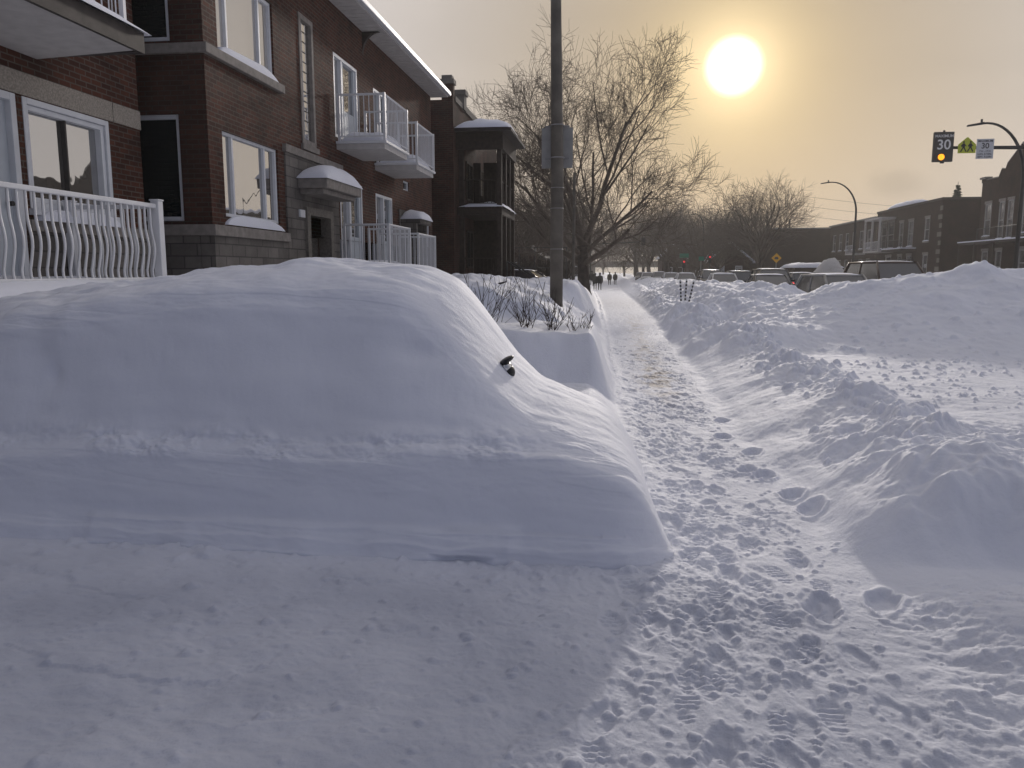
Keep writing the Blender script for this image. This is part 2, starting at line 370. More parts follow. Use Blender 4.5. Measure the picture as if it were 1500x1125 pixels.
# street: packed, lower
st = sm(6.2, 7.0, X)*sm(20.5, 23.0, Y)*(1-sm(17.8, 18.6, X))
right = right*(1-st)+st*(0.22+0.02*fbm(X*1.2, Y*0.25, 3, 16))
st2 = sm(9.5, 13.5, X)*(1-sm(17.8, 18.6, X))*(1-sm(20, 22, Y))
right = right*(1-st2)+st2*0.22
fb = np.exp(-(((X-19.3)/0.9)**4))*(1.0+0.35*fbm(X*0.3, Y*0.12, 3, 17))
right = np.where(X > 17.8, 0.35*sm(17.9, 18.6, X)+fb*sm(10, 20, Y), right)
right = right+2.6*np.exp(-(((X-15.5)/1.35)**2+((Y-60)/2.4)**2)**1.1)*(1+0.25*fbm(X*0.7, Y*0.7, 3, 18))
# cut end of the ridge at the drive, and the low drift near the lens side
ye = 4.62+0.22*pn(X*1.7, X*0+5, 19)-0.45*sm(2.2, 2.9, X)+0.10*pn(X*6, Y*6, 20)*0.3
cut = sm(0.0, 0.50, Y-ye)
cut = np.maximum(cut, 0.0)
low = (0.05*sm(0.0, 0.7, dr)+0.11*sm(0.1, 0.9, dr+0.25*pn(X*1.4, Y*1.4, 26)+0.1*(Y-2.6))*(1-sm(3.9, 4.4, Y)))*sm(0.0, 0.4, dr)
right = right*cut+(1-cut)*low
Z = np.where(dl > 0, left*sm(3.5, 4.6, Y)*1.0, 0)+np.where(dr > 0, right, 0)
Zl = Z.copy()
Z = np.where((dr > 0) | (dl > 0), Z, 0)
# a thin snow lip joins the path to both banks
Z = Z+0.05*np.exp(-(dl/0.10)**2)*sm(4.9, 5.4, Y)*(0.6+0.8*np.abs(pn(X*5, Y*5, 31)))
# textures of snow ------------------------------------------------------------
tramp = sm(-0.12, 0.1, X-L_+0.08*pn(X*3, Y*3, 33))*sm(-0.15, 0.1, R_-X+0.08*pn(X*3, Y*3, 34))
tnear = sm(-1.6, 0.3, X+0.25*(Y-3)+0.35*pn(X*1.5, Y*1.5, 35))*(1-sm(1.25, 1.75, X+0.2*pn(X*2, Y*2, 36)))*(1-sm(4.5, 5.2, Y))
tramp = np.maximum(tramp*sm(4.3, 5.0, Y), tnear)
fade = 1/(1+(np.maximum(Y-8, 0)/12)**2)
bil = billow(X*3.4, Y*3.0, 4, 40, 0.55)
smp = 0.45+0.75*sm(-0.25, 0.3, pn(X*1.1, Y*0.8, 49)+0.3*pn(X*3, Y*3, 45))
Z = Z+smp*tramp*(0.014*fbm(X*2.2, Y*1.8, 2, 46)+0.020*(0.28-bil)+0.017*fbm(X*5+0.5*pn(X*3, Y*3, 47), Y*4.4+0.5*pn(X*3, Y*3, 48), 6, 44, 0.64))*(0.45+0.55*fade)
smooth_r = sm(0.25, 0.6, dr)*sm(0.6, 0.3, X-xc)*0
rough_r = np.where(dr > 0, 1, 0)*np.exp(-(((X-xc)/0.42)**2))*sm(6.0, 9.0, Y)*(1-sm(30, 60, Y))
Z = Z+rough_r*(0.12*fbm(X*2.2, Y*1.6, 4, 50, 0.62)+0.02*fbm(X*8, Y*8, 3, 54, 0.6))
undul = np.where(dr > 0, 1, 0.8*sm(0.1, 0.4, dl))*(1-tramp)
Z = Z+undul*sm(4.2, 5.2, Y)*(0.035*fbm(X*0.9, Y*0.9, 4, 60)+0.014*fbm(X*4.0+0.8*pn(X, Y, 2), Y*3.0, 5, 64, 0.6))
hp = np.clip(heap/0.8, 0, 1)*np.where(X > R_, 1, 0)
Z = Z+hp*(0.05*(billow(X*0.9, Y*0.9, 4, 70, 0.55)-0.28)+0.022*fbm(X*5, Y*5, 4, 74, 0.6))
Z = Z+np.clip(mb_/0.5, 0, 1)*(0.30*(billow(X*0.9, Y*0.8, 4, 80, 0.55)-0.28))
far_l = sm(0.3, 1.0, dl)*sm(12.8, 14, Y)
Z = Z+far_l*0.03*fbm(X*2.5, Y*2, 3, 84)
# packed drive: tyre-smoothed, with scraped edges and wind crust
drv = (1-sm(4.2, 4.7, Y))*(1-tramp)
crust = pn(X*0.9+0.5*Y, Y*2.2-0.2*X, 90)
Z = Z+drv*(0.018*fbm(X*1.1, Y*1.4, 3, 92)+0.004*fbm(X*8, Y*10, 3, 94)+0.012*sm(0.02, 0.12, crust+0.22*fbm(X*6, Y*6, 4, 91, 0.6))+0.007*sm(0.0, 0.05, pn(X*1.6-1.1*Y, Y*1.5, 97)-0.12+0.22*fbm(X*7, Y*7, 4, 98, 0.6))+0.019*fbm(X*3.2, Y*4.4, 6, 99, 0.62))
Z = Z+(1-sm(3.9, 4.4, Y))*sm(1.1, 1.6, X)*(0.035*(billow(X*2, Y*2.6, 3, 96)-0.2)+0.012*fbm(X*7, Y*8, 3, 89, 0.6))

def stamp(cx, cy, rx, ry, rot, h, kind='bump', tread=0):
    rr = max(rx, ry)*1.5
    i0, i1 = np.searchsorted(XS, [cx-rr, cx+rr]); j0, j1 = np.searchsorted(YS, [cy-rr, cy+rr])
    if i1-i0 < 2 or j1-j0 < 2: return
    x = X[j0:j1, i0:i1]-cx; y = Y[j0:j1, i0:i1]-cy
    c, s = math.cos(rot), math.sin(rot)
    u, v = (c*x+s*y)/rx, (-s*x+c*y)/ry
    r = np.sqrt(u*u+v*v)
    if kind == 'bump':
        r = r*(1+0.35*pn(x*1.6/rx, y*1.6/ry, int(cx*97+cy*31) % 50))
        Z[j0:j1, i0:i1] += h*np.sqrt(np.clip(1-r*r, 0, 1))
    else:
        v2 = v/(1+0.25*np.cos(u*2.6))            # pinched waist of a boot sole
        r = (np.abs(u)**3+np.abs(v2)**3)**(1/3)
        r = r+0.22*pn(x*14+cx*3, y*14+cy*3, 3)
        if tread: Z[j0:j1, i0:i1] += 0.0045*(1-sm(0.6, 0.85, r))*np.sign(np.sin(u*rx*2*np.pi/0.034))*(np.abs(u+0.25) > 0.12)
        Z[j0:j1, i0:i1] += -h*(1-sm(0.62, 1.05, r))+0.22*h*np.exp(-((r-1.15)/0.18)**2)
rr_ = np.random.RandomState(5)
# lumps thrown along the ridge
for i in range(620):
    y = 6.4+rr_.rand()**1.2*16; x = float(np.interp(y, [4.4, 5.2, 8, 14, 22, 30], [2.15, 2.35, 2.6, 2.65, 2.3, 2.2]))+rr_.randn()*0.28
    s = 0.015+0.06*rr_.rand()**3
    stamp(x, y, s*(0.8+0.6*rr_.rand()), s*(0.8+0.5*rr_.rand()), rr_.rand()*3, s*(0.6+0.6*rr_.rand()))
# chunks lying over the wind-packed flat and the heap
for i in range(3200):
    y = 5.5+rr_.rand()*9.5; x = 2.9+rr_.rand()**0.8*6
    if pn(np.array(x*0.5), np.array(y*0.4), 41) < -0.12 or (x < 3.5 and rr_.rand() < 0.5): continue
    s = 0.014+0.026*rr_.rand()**3
    stamp(x, y, s*(0.8+0.7*rr_.rand()), s*(0.7+0.5*rr_.rand()), rr_.rand()*3, s*(0.7+0.6*rr_.rand()))
for i in range(420):
    y = 14.5+rr_.rand()*5; x = 2.6+rr_.rand()*7.5; s = 0.025+0.05*rr_.rand()**3
    stamp(x, y, s*1.2, s, rr_.rand()*3, s*0.7)
# crumbs on the trodden snow
for i in range(2200):
    y = 2.0+rr_.rand()**1.7*16; x = float(xl(y))+(-0.15 if y > 5 else -0.9*rr_.rand())+rr_.rand()*1.25
    s = 0.008+0.020*rr_.rand()**3
    stamp(x, y, s*(0.8+0.7*rr_.rand()), s, rr_.rand()*3, s*0.5)
for i in range(130):
    y = 4.22+0.32*rr_.rand()**0.6; x = -4.2+rr_.rand()*4.6; s = 0.012+0.04*rr_.rand()**3
    stamp(x, y, s*1.6, s, rr_.rand()*3, s*0.5)
for i in range(520):
    y = 1.9+rr_.rand()*2.4; x = -2.8+rr_.rand()*5.2; s = 0.007+0.026*rr_.rand()**4
    stamp(x, y, s*1.3, s, rr_.rand()*3, s*0.65)
for i in range(420):
    y = 1.9+rr_.rand()**1.5*17; a, b = float(xl(y)), float(xr(y))
    if y < 4.7: a -= 0.5
    x = a+0.1+(b-a-0.2)*rr_.rand()
    stamp(x, y, 0.15, 0.055, math.pi/2+rr_.randn()*0.22, 0.005+0.011*rr_.rand(), 'foot', i % 3 == 0)
for (x, y, d) in ((1.18, 8.45, .10), (1.36, 7.7, .09), (1.32, 6.85, .10), (1.42, 6.25, .11), (1.47, 5.85, .10), (1.20, 7.05, .08), (1.46, 4.22, .08), (1.12, 4.1, .06), (1.30, 9.4, .08), (0.42, 5.4, .07)):
    stamp(x, y, 0.17, 0.075, math.pi/2-0.25+rr_.randn()*0.15, d*0.55, 'foot')

# split the one sheet into the places people would name
nxg, nyg = len(XS), len(YS)
dzx = np.gradient(Z, XS, axis=1); dzy = np.gradient(Z, YS, axis=0)
NRM = np.stack([-dzx, -dzy, np.ones_like(Z)], -1); NRM /= np.linalg.norm(NRM, axis=-1, keepdims=True)
VV = np.stack([X, Y, Z], -1).reshape(-1, 3); NN = NRM.reshape(-1, 3)
ii, jj = np.meshgrid(np.arange(nxg-1), np.arange(nyg-1))
q0 = (jj*nxg+ii).ravel(); FQ = np.stack([q0, q0+1, q0+nxg+1, q0+nxg], -1)
xcn, ycn = X[jj, ii].ravel(), Y[jj, ii].ravel()
cat = np.zeros(len(FQ), int)
wob = 0.05*np.sin(ycn*5.1)+0.04*np.sin(ycn*11.7+xcn)
cat[(ycn > 4.6) & (xcn > xl(ycn)+wob*0.4) & (xcn < xr(ycn)+wob) & (ycn < 220)] = 1
cat[(ycn <= 4.6+0.04*np.sin(xcn*4)) & (xcn < 1.7+wob) & (xcn > -7.3) & (ycn > -3)] = 2
cat[(xcn > 6.6) & (xcn < 18.2) & (ycn > 22.5)] = 3
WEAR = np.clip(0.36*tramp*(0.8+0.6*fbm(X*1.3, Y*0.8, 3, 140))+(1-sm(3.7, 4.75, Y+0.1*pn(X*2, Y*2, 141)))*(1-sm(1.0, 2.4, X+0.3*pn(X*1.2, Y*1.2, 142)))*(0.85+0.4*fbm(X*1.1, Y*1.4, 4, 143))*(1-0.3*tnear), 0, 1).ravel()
GRIT = np.clip((np.exp(-((X-0.72)/0.28)**2)*(np.exp(-((Y-12.8)/1.6)**2)+0.6*np.exp(-((Y-17)/3.5)**2)+0.5*np.exp(-((Y-26)/6)**2)))*(0.55+1.3*fbm(X*4, Y*2, 4, 160, 0.6)), 0, 0.8).ravel()
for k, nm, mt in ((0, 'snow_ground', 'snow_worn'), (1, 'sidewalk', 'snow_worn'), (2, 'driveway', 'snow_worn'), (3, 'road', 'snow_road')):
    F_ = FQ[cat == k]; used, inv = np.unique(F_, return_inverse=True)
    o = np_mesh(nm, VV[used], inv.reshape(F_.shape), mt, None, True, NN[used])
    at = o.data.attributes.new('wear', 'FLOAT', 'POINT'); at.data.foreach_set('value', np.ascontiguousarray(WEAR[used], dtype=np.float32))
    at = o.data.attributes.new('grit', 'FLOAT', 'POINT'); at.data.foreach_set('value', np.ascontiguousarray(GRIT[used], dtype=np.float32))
    tag(o, kind='structure')

def ground_z(x, y):
    i = min(max(int(np.searchsorted(XS, x)), 0), nxg-1); j = min(max(int(np.searchsorted(YS, y)), 0), nyg-1)
    return float(Z[j, i])

# ------------------------------------------------------------------ the buried car
def gauss(a, sig, axis_):
    r = max(1, int(sig*3)); k = np.exp(-0.5*(np.arange(-r, r+1)/sig)**2); k /= k.sum()
    pad = [(0, 0)]*a.ndim; pad[axis_] = (r, r); ap = np.pad(a, pad, mode='edge')
    return sum(k[i]*np.take(ap, np.arange(i, i+a.shape[axis_]), axis=axis_) for i in range(2*r+1))
car = thing('buried_car', 'parked car completely buried under deep smooth snow beside the trodden path', 'car', (-2.2, 5.8, 0))
#      X      Yb    zled  ysh   zsh   zroof
ST = [(-6.2, 4.70, 0.40, 5.20, 0.80, 1.15), (-5.4, 4.66, 0.50, 5.15, 1.12, 1.50), (-4.9, 4.64, 0.53, 5.12, 1.28, 1.56), (-4.3, 4.63, 0.55, 5.10, 1.50, 1.63),
      (-3.55, 4.63, 0.58, 5.10, 1.58, 1.70), (-2.98, 4.62, 0.61, 5.10, 1.67, 1.80), (-2.21, 4.60, 0.61, 5.10, 1.72, 1.87), (-1.84, 4.58, 0.61, 5.10, 1.70, 1.83),
      (-1.40, 4.58, 0.62, 5.12, 1.65, 1.78), (-1.20, 4.59, 0.63, 5.14, 1.46, 1.70), (-1.05, 4.60, 0.64, 5.14, 1.30, 1.50), (-0.80, 4.60, 0.66, 5.12, 1.02, 1.14),
      (-0.56, 4.60, 0.64, 5.08, 0.80, 0.92), (-0.30, 4.60, 0.62, 5.05, 0.72, 0.83), (0.0, 4.61, 0.53, 5.02, 0.60, 0.71), (0.12, 4.63, 0.47, 5.02, 0.52, 0.60),
      (0.20, 4.66, 0.39, 5.03, 0.43, 0.48), (0.27, 4.70, 0.26, 5.04, 0.29, 0.33), (0.34, 4.76, 0.09, 5.06, 0.10, 0.12), (0.40, 4.84, -0.06, 5.1, -0.06, -0.06)]
ST = np.array(ST)
cx_ = np.concatenate([np.linspace(-6.2, -4.4, 60), np.linspace(-4.38, 0.4, 520)])
S = np.stack([np.interp(cx_, ST[:, 0], ST[:, k]) for k in range(6)], -1)
prof = []
for (x, yb_, zl, ys, zs, zr) in S:
    g = np.clip((zr-zl)/1.2, 0, 1)
    prof.append([(yb_-0.10, -0.08), (yb_-0.035, 0.0), (yb_-0.02, 0.10*min(1, zl/0.5)), (yb_+0.004, 0.14*min(1, zl/0.5)), (yb_+0.02, zl*0.6), (yb_+0.045, zl*0.92), (yb_+0.085, zl*1.0), (yb_+0.17, zl*1.0+0.045*g),
                 (yb_+0.215, zl+0.14*g), (ys-0.08, zs-0.20*g), (ys+0.05, zs), (5.70, zs+(zr-zs)*0.80), (6.2, zr), (6.6, zr-0.06*g), (6.9, zs*0.85), (7.02, zl), (7.12, -0.05)])
prof = np.array(prof)
K = prof.shape[1]
wts = np.array([8, 12, 14, 8, 40, 22, 12, 12, 14, 70, 26, 40, 24, 14, 16, 14, 14])[:K-1]
tpar = np.concatenate([[0], np.cumsum(wts)]); td = np.arange(0, tpar[-1]+0.5, 1.0)
PY = np.stack([np.interp(td, tpar, prof[i, :, 0]) for i in range(len(cx_))])
PZ = np.stack([np.interp(td, tpar, prof[i, :, 1]) for i in range(len(cx_))])
ST_UP = sm(150, 190, td)[None, :]
PYa, PZa = gauss(gauss(PY, 4, 1), 4, 0), gauss(gauss(PZ, 4, 1), 4, 0)
PYb, PZb = gauss(gauss(PY, 13, 1), 5, 0), gauss(gauss(PZ, 13, 1), 5, 0)
PY, PZ = PYa+(PYb-PYa)*ST_UP, PZa+(PZb-PZa)*ST_UP
PX = np.repeat(cx_[:, None], len(td), 1)
PX = PX-0.085*sm(4.75, 6.3, PY)*sm(-0.9, 0.0, PX)
# lift/plump by noise laid over the surface (distance along profile stands in for the second axis)
ds = np.sqrt(np.diff(PY, axis=1)**2+np.diff(PZ, axis=1)**2); SS = np.concatenate([np.zeros((len(cx_), 1)), np.cumsum(ds, 1)], 1)
tz = np.gradient(PZ, axis=1); ty = np.gradient(PY, axis=1); ln = np.sqrt(tz**2+ty**2)+1e-9
ny_, nz_ = -tz/ln, ty/ln
upper = sm(0.75, 1.1, PZ)
d = 0.040*fbm(PX*0.9, SS*0.9, 3, 101)+0.014*fbm(PX*1.3, SS*4.0, 4, 104, 0.5)+0.005*sm(-0.05, 0.05, pn(PX*0.7, SS*9+PX*0.6, 106))+0.0050*fbm(PX*5, SS*11, 4, 108, 0.6)
band = np.exp(-((PZ-(0.64+0.11*fbm(PX*0.9, PX*0, 3, 110)))/(0.07+0.03*pn(PX*1.7, PX*0, 111)))**2)*(1-sm(5.0, 5.2, PY))*(0.45+0.75*sm(-0.2, 0.3, pn(PX*1.4, PX*0, 109)))
d += band*(0.085*(billow(PX*3.2, SS*4.0, 5, 112, 0.62)-0.22))
crest = np.exp(-((PZ-PZ.max(1, keepdims=True))/0.16)**2)*upper
lit_ = sm(-1.5, -1.2, PX)*(PY > 4.9)
d = d*(1-0.72*lit_)+lit_*0.007*fbm(PX*5, SS*5, 4, 137, 0.6)
d += crest*(1-lit_)*(0.055*fbm(PX*1.5, SS*1.5, 4, 115))
wind = sm(-0.05, 0.25, PX+1.45)*(PY > 4.85)
d += wind*0.004*billow(PX*6, SS*6, 4, 118)
foot = (PZ < 0.16)*(PY < 5)
d += foot*0.026*sm(-0.25, 0.3, fbm(PX*1.3, PX*0+1.5, 4, 119))
d += 0.022*sm(0.0, 0.02, PZ-0.36-0.03*pn(PX*1.1, PX*0, 122))*0
# hollow of the crescent the wind cut below the roof edge
d -= 0.05*np.exp(-(((PX+1.30)/0.16)**2+((SS-1.45)/0.10)**2))
d -= 0.026*np.exp(-((PX+3.95+0.10*(PZ-1.0))/0.13)**2)*sm(0.7, 0.95, PZ)*(PY < 5.6)
d -= 0.04*np.exp(-(((PX+3.85)/0.07)**2+((PZ-1.05)/0.07)**2))*(PY < 5.4)
xm_ = sm(-3.45, -3.35, PX)*(1-sm(-0.62, -0.52, PX))*(PY < 5)
zlip = 0.175+0.035*pn(PX*1.1, PX*0+2.5, 131)+0.012*pn(PX*7, PX*0, 132)+0.03*sm(-1.3, -0.7, PX)
d += 0.030*xm_*(1-sm(zlip-0.012, zlip+0.012, PZ))
d += 0.016*(PY < 5)*(1-sm(0.0, 0.02, PZ-0.075-0.03*fbm(PX*2.2, PX*0+7.1, 4, 133)))
d *= sm(-0.07, -0.01, PZ)
d -= 0.05*sm(-1.12, -1.0, PX)*(1-sm(-0.78, -0.68, PX))*(PY < 5)*(1-sm(0.010, 0.026, PZ-0.030*pn(PX*6, PX*0, 134)))
PY2, PZ2 = PY+d*ny_, PZ+d*nz_
V_ = np.stack([PX, PY2, PZ2], -1).reshape(-1, 3); nt_ = len(td); nc = len(cx_)
a_, b_ = np.meshgrid(np.arange(nt_-1), np.arange(nc-1)); q = (b_*nt_+a_).ravel()
cover = np_mesh('snow_cover', V_, np.stack([q, q+nt_, q+nt_+1, q+1], -1), 'snow_smooth', car)
# what shows of the car itself: the door mirror and a sliver of the bumper
def ell(mb, c, r, ax=(0, 0, 0), nu=14, nv=9):
    rot = Matrix.Rotation(ax[2], 3, 'Z') @ Matrix.Rotation(ax[1], 3, 'Y') @ Matrix.Rotation(ax[0], 3, 'X')
    rings = []
    for i in range(nv):
        t = math.pi*(i+0.02)/(nv-1+0.04)
        rings.append([Vector(c)+rot @ Vector((r[0]*math.sin(t)*math.cos(2*math.pi*j/nu), r[1]*math.sin(t)*math.sin(2*math.pi*j/nu), r[2]*math.cos(t))) for j in range(nu)])
    mb.loft(rings); return mb
MIR = (-0.765, 5.58, 1.09)
mir = ell(MB(), (MIR[0]+0.005, MIR[1], MIR[2]+0.028), (0.060, 0.070, 0.022), (0, R(-30), 0)).build('side_mirror', 'black', car, True)
ell(MB(), (MIR[0]+0.008, MIR[1]-0.004, MIR[2]-0.022), (0.040, 0.060, 0.045), (0, R(-20), 0)).build('mirror_glass', 'chrome', mir, True)
ell(MB(), (MIR[0]+0.030, MIR[1], MIR[2]-0.050), (0.036, 0.062, 0.050), (0, R(-20), 0)).build('mirror_arm', 'black', mir, True)
bm_ = MB(); ell(bm_, (-0.075, 4.575, 0.03), (0.065, 0.04, 0.022)); bm_.build('bumper', 'black', car, True)

# ------------------------------------------------------------------ masonry helpers
class Plane:
    """local (u, n, z): u along the wall, n out of it"""
    def __init__(s, axis, v, sign): s.a, s.v, s.s = axis, v, sign
    def p(s, u, n, z):
        return (s.v+s.s*n, u, z) if s.a == 'x' else (u, s.v+s.s*n, z)
    def box(s, mb, u0, u1, n0, n1, z0, z1):
        a, b = s.p(u0, n0, z0), s.p(u1, n1, z1)
        return mb.box(a[0], b[0], a[1], b[1], a[2], b[2])

def wall(pl, u0, u1, z0, z1, holes, depth=0.14):
    mb = MB()
    us = sorted({u0, u1, *[h[0] for h in holes], *[h[1] for h in holes]}); zs = sorted({z0, z1, *[h[2] for h in holes], *[h[3] for h in holes]})
    us = [u for u in us if u0 <= u <= u1]; zs = [z for z in zs if z0 <= z <= z1]
    for a, b in zip(us, us[1:]):
        for c, d_ in zip(zs, zs[1:]):
            mu, mz = (a+b)/2, (c+d_)/2
            if any(h[0] < mu < h[1] and h[2] < mz < h[3] for h in holes): continue
            mb.add([pl.p(a, 0, c), pl.p(b, 0, c), pl.p(b, 0, d_), pl.p(a, 0, d_)], [(0, 1, 2, 3)])
    for h in holes:
        a, b, c, d_ = h
        for (p, q_) in (((a, c), (b, c)), ((b, c), (b, d_)), ((b, d_), (a, d_)), ((a, d_), (a, c))):
            mb.add([pl.p(p[0], 0, p[1]), pl.p(q_[0], 0, q_[1]), pl.p(q_[0], -depth, q_[1]), pl.p(p[0], -depth, p[1])], [(0, 1, 2, 3)])
        mb.add([pl.p(a, -depth, c), pl.p(b, -depth, c), pl.p(b, -depth, d_), pl.p(a, -depth, d_)], [(0, 1, 2, 3)])
    return mb

def frame_mb(pl, u0, u1, z0, z1, n0, n1, w, mull=(), bars=()):
    mb = MB()
    pl.box(mb, u0, u0+w, n0, n1, z0, z1); pl.box(mb, u1-w, u1, n0, n1, z0, z1)
    pl.box(mb, u0+w, u1-w, n0, n1, z0, z0+w); pl.box(mb, u0+w, u1-w, n0, n1, z1-w, z1)
    for m_ in mull: pl.box(mb, m_-w*0.5, m_+w*0.5, n0, n1-0.004, z0+w, z1-w)
    for m_ in bars: pl.box(mb, u0+w, u1-w, n0, n1-0.008, m_-w*0.4, m_+w*0.4)
    return mb

def window(parent, pl, u0, u1, z0, z1, mull=(), bars=(), glass='glass', fm='vinyl', w=0.06, n0=-0.13, n1=-0.04, name='window'):
    f = frame_mb(pl, u0, u1, z0, z1, n0, n1, w, mull, bars).build(name, fm, parent, bevel=0.006)
    g = MB(); pl.box(g, u0+w*0.8, u1-w*0.8, n0+0.02, n0+0.035, z0+w*0.8, z1-w*0.8); g.build('pane', glass, f)
    return f

def snow_cap(x0, x1, y0, y1, z, h, seed=0, sag=0.0, nx=22, ny=16, p=2.6, drop=0.01):
    """domed pile of settled snow over a rectangle"""
    u = np.linspace(-1, 1, nx); u = np.sign(u)*(1-(1-np.abs(u))**1.7); v = np.linspace(-1, 1, ny); v = np.sign(v)*(1-(1-np.abs(v))**1.7)
    U_, V__ = np.meshgrid(u, v)
    dome = np.clip(1-np.abs(U_)**(p*2), 0, 1)**0.5*np.clip(1-np.abs(V__)**(p*1.5), 0, 1)**0.6
    xx = (x0+x1)/2+U_*(x1-x0)/2; yy = (y0+y1)/2+V__*(y1-y0)/2
    zz = z-drop+(h+drop)*dome*(1+0.25*fbm(xx*1.6+seed, yy*1.6, 3, seed))
    VV_ = np.stack([xx, yy, zz], -1).reshape(-1, 3); a, b = np.meshgrid(np.arange(nx-1), np.arange(ny-1)); q_ = (b*nx+a).ravel()
    return VV_, np.stack([q_, q_+1, q_+nx+1, q_+nx], -1)
def cap(parent, *a, mat='snow_smooth', **k):
    v, f = snow_cap(*a, **k); return np_mesh('snow_cap', v, f, mat, parent)

# ------------------------------------------------------------------ left apartment block (main wing)
XF = -6.4
bld = thing('apartment_building', 'red brick apartment block with white balconies and a white eave, behind the buried car', 'building', (XF, 19.8, 0))
F = Plane('x', XF, 1)
Y0, Y1, ZT = 12.1, 27.6, 7.72
win_holes = [(12.56, 14.72, 2.66, 4.04), (12.56, 14.72, 5.28, 6.68), (15.95, 16.70, 4.36, 6.92), (17.95, 19.62, 4.82, 6.68), (20.95, 22.2, 4.82, 6.56),
             (18.15, 19.8, 1.9, 3.90), (20.95, 22.55, 1.9, 3.84), (25.5, 27.2, 2.6, 3.68), (23.8, 24.5, 4.22, 4.5), (15.86, 17.4, 1.05, 3.08)]
main_holes = [h for h in win_holes if h[3] > 2.5]
stone_u = (15.0, 17.95)
# brick above the sill band, with the door surround left free for stone
def clip_holes(hs): return [(a, b, max(c, 2.5), d_) for a, b, c, d_ in hs if d_ > 2.5]
wall(F, Y0, Y1, 2.5, ZT, clip_holes(win_holes)+[(stone_u[0], stone_u[1], 2.5, 4.05)], 0.14).build('wall', 'brick', bld)
ent = [(15.86, 17.4, 1.05, 3.08)]
sw = wall(Plane('x', XF+0.035, 1), stone_u[0], stone_u[1], 0.3, 4.05, ent, 0.3)
Fb = Plane('x', XF+0.035, 1)
for a, b, c, d_ in ((stone_u[0], stone_u[0], 0.3, 4.05), (stone_u[1], stone_u[1], 0.3, 4.05)):
    sw.add([(XF+0.035, a, c), (XF-0.1, a, c), (XF-0.1, a, d_), (XF+0.035, a, d_)], [(0, 1, 2, 3)])
sw.add([(XF+0.035, stone_u[0], 4.05), (XF+0.035, stone_u[1], 4.05), (XF-0.1, stone_u[1], 4.05), (XF-0.1, stone_u[0], 4.05)], [(0, 1, 2, 3)])
sw.build('stone_surround', 'stone', bld)
lt = MB(); F.box(lt, stone_u[0]-0.05, stone_u[1]+0.25, 0, 0.075, 4.055, 4.20); lt.build('stone_lintel', 'concrete', bld)
F2 = Plane('x', XF+0.03, 1)
bs = MB(); bs.box(XF-0.2, XF+0.04, Y0-0.03, 14.98, 0.2, 2.32); bs.box(XF-0.2, XF+0.04, 17.97, Y1, 0.2, 1.88); bs.box(-9.5, XF-0.21, Y0-0.03, Y0+0.3, 0.2, 2.32)
bs.build('stone_base', 'stone', bld)
for lo, hi in ((2.325, 2.5), (5.12, 5.27)):
    bd = MB(); bd.prism([(XF+0.085, Y0-0.075), (XF+0.085, 15.0), (XF-0.02, 15.0), (XF-0.02, Y0+0.1), (-9.5, Y0+0.1), (-9.5, Y0-0.075)], lambda u, v, d: (u, v, d), lo, hi); bd.build('sill_band', 'concrete', bld, bevel=0.012)
# return wall facing the lens, with its two dark windows
G = Plane('y', Y0, -1)
rw = wall(G, -9.5, XF, 2.5, ZT, [(-8.2, -6.88, 2.56, 4.22), (-8.2, -6.95, 5.32, 6.7)], 0.14)
rw.build('wall', 'brick_dark', bld)
window(bld, G, -8.2, -6.88, 2.56, 4.22, (), (), 'glass_dark', 'vinyl', 0.07)
window(bld, G, -8.2, -6.95, 5.32, 6.7, (), (), 'glass_dark', 'vinyl', 0.07)
# far gable and back
bk = MB(); bk.add([(XF, Y1, 0.2), (-16, Y1, 0.2), (-16, Y1, ZT), (XF, Y1, ZT)], [(0, 1, 2, 3)]); bk.add([(-16, Y1, 0.2), (-16, Y0, 0.2), (-16, Y0, ZT), (-16, Y1, ZT)], [(0, 1, 2, 3)])
bk.add([(-16, Y0, 0.2), (-9.5, Y0, 0.2), (-9.5, Y0, ZT), (-16, Y0, ZT)], [(0, 1, 2, 3)]); bk.build('wall', 'brick', bld)
# windows
for zz, gl in ((2.66, 'glass'), (5.28, 'glass_curtain')):
    w_ = window(bld, F, 12.56, 14.72, zz, zz+1.39, (12.98, 14.22), (), gl)
    cap(w_, XF-0.10, XF+0.07, 12.5, 14.78, zz-0.13 if zz < 3 else zz-0.01, 0.16, seed=3+int(zz))
# glass-block strip
gb = frame_mb(F, 15.95, 16.70, 4.36, 6.92, -0.12, 0.02, 0.10).build('glass_block_window', 'concrete', bld)
g2 = MB()
for i in range(3):
    for j in range(12):
        a = 16.055+i*0.18; c = 4.47+j*0.196; F.box(g2, a, a+0.172, -0.1, -0.045, c, c+0.188)
g2.build('glass_block', 'glass', gb, bevel=0.012)
mo = MB(); F.box(mo, 16.05, 16.60, -0.13, -0.075, 4.46, 6.82); mo.build('grout', 'concrete', gb)
sl = MB(); F.box(sl, 15.88, 16.77, 0.001, 0.06, 4.24, 4.355); sl.build('sill', 'concrete', gb)
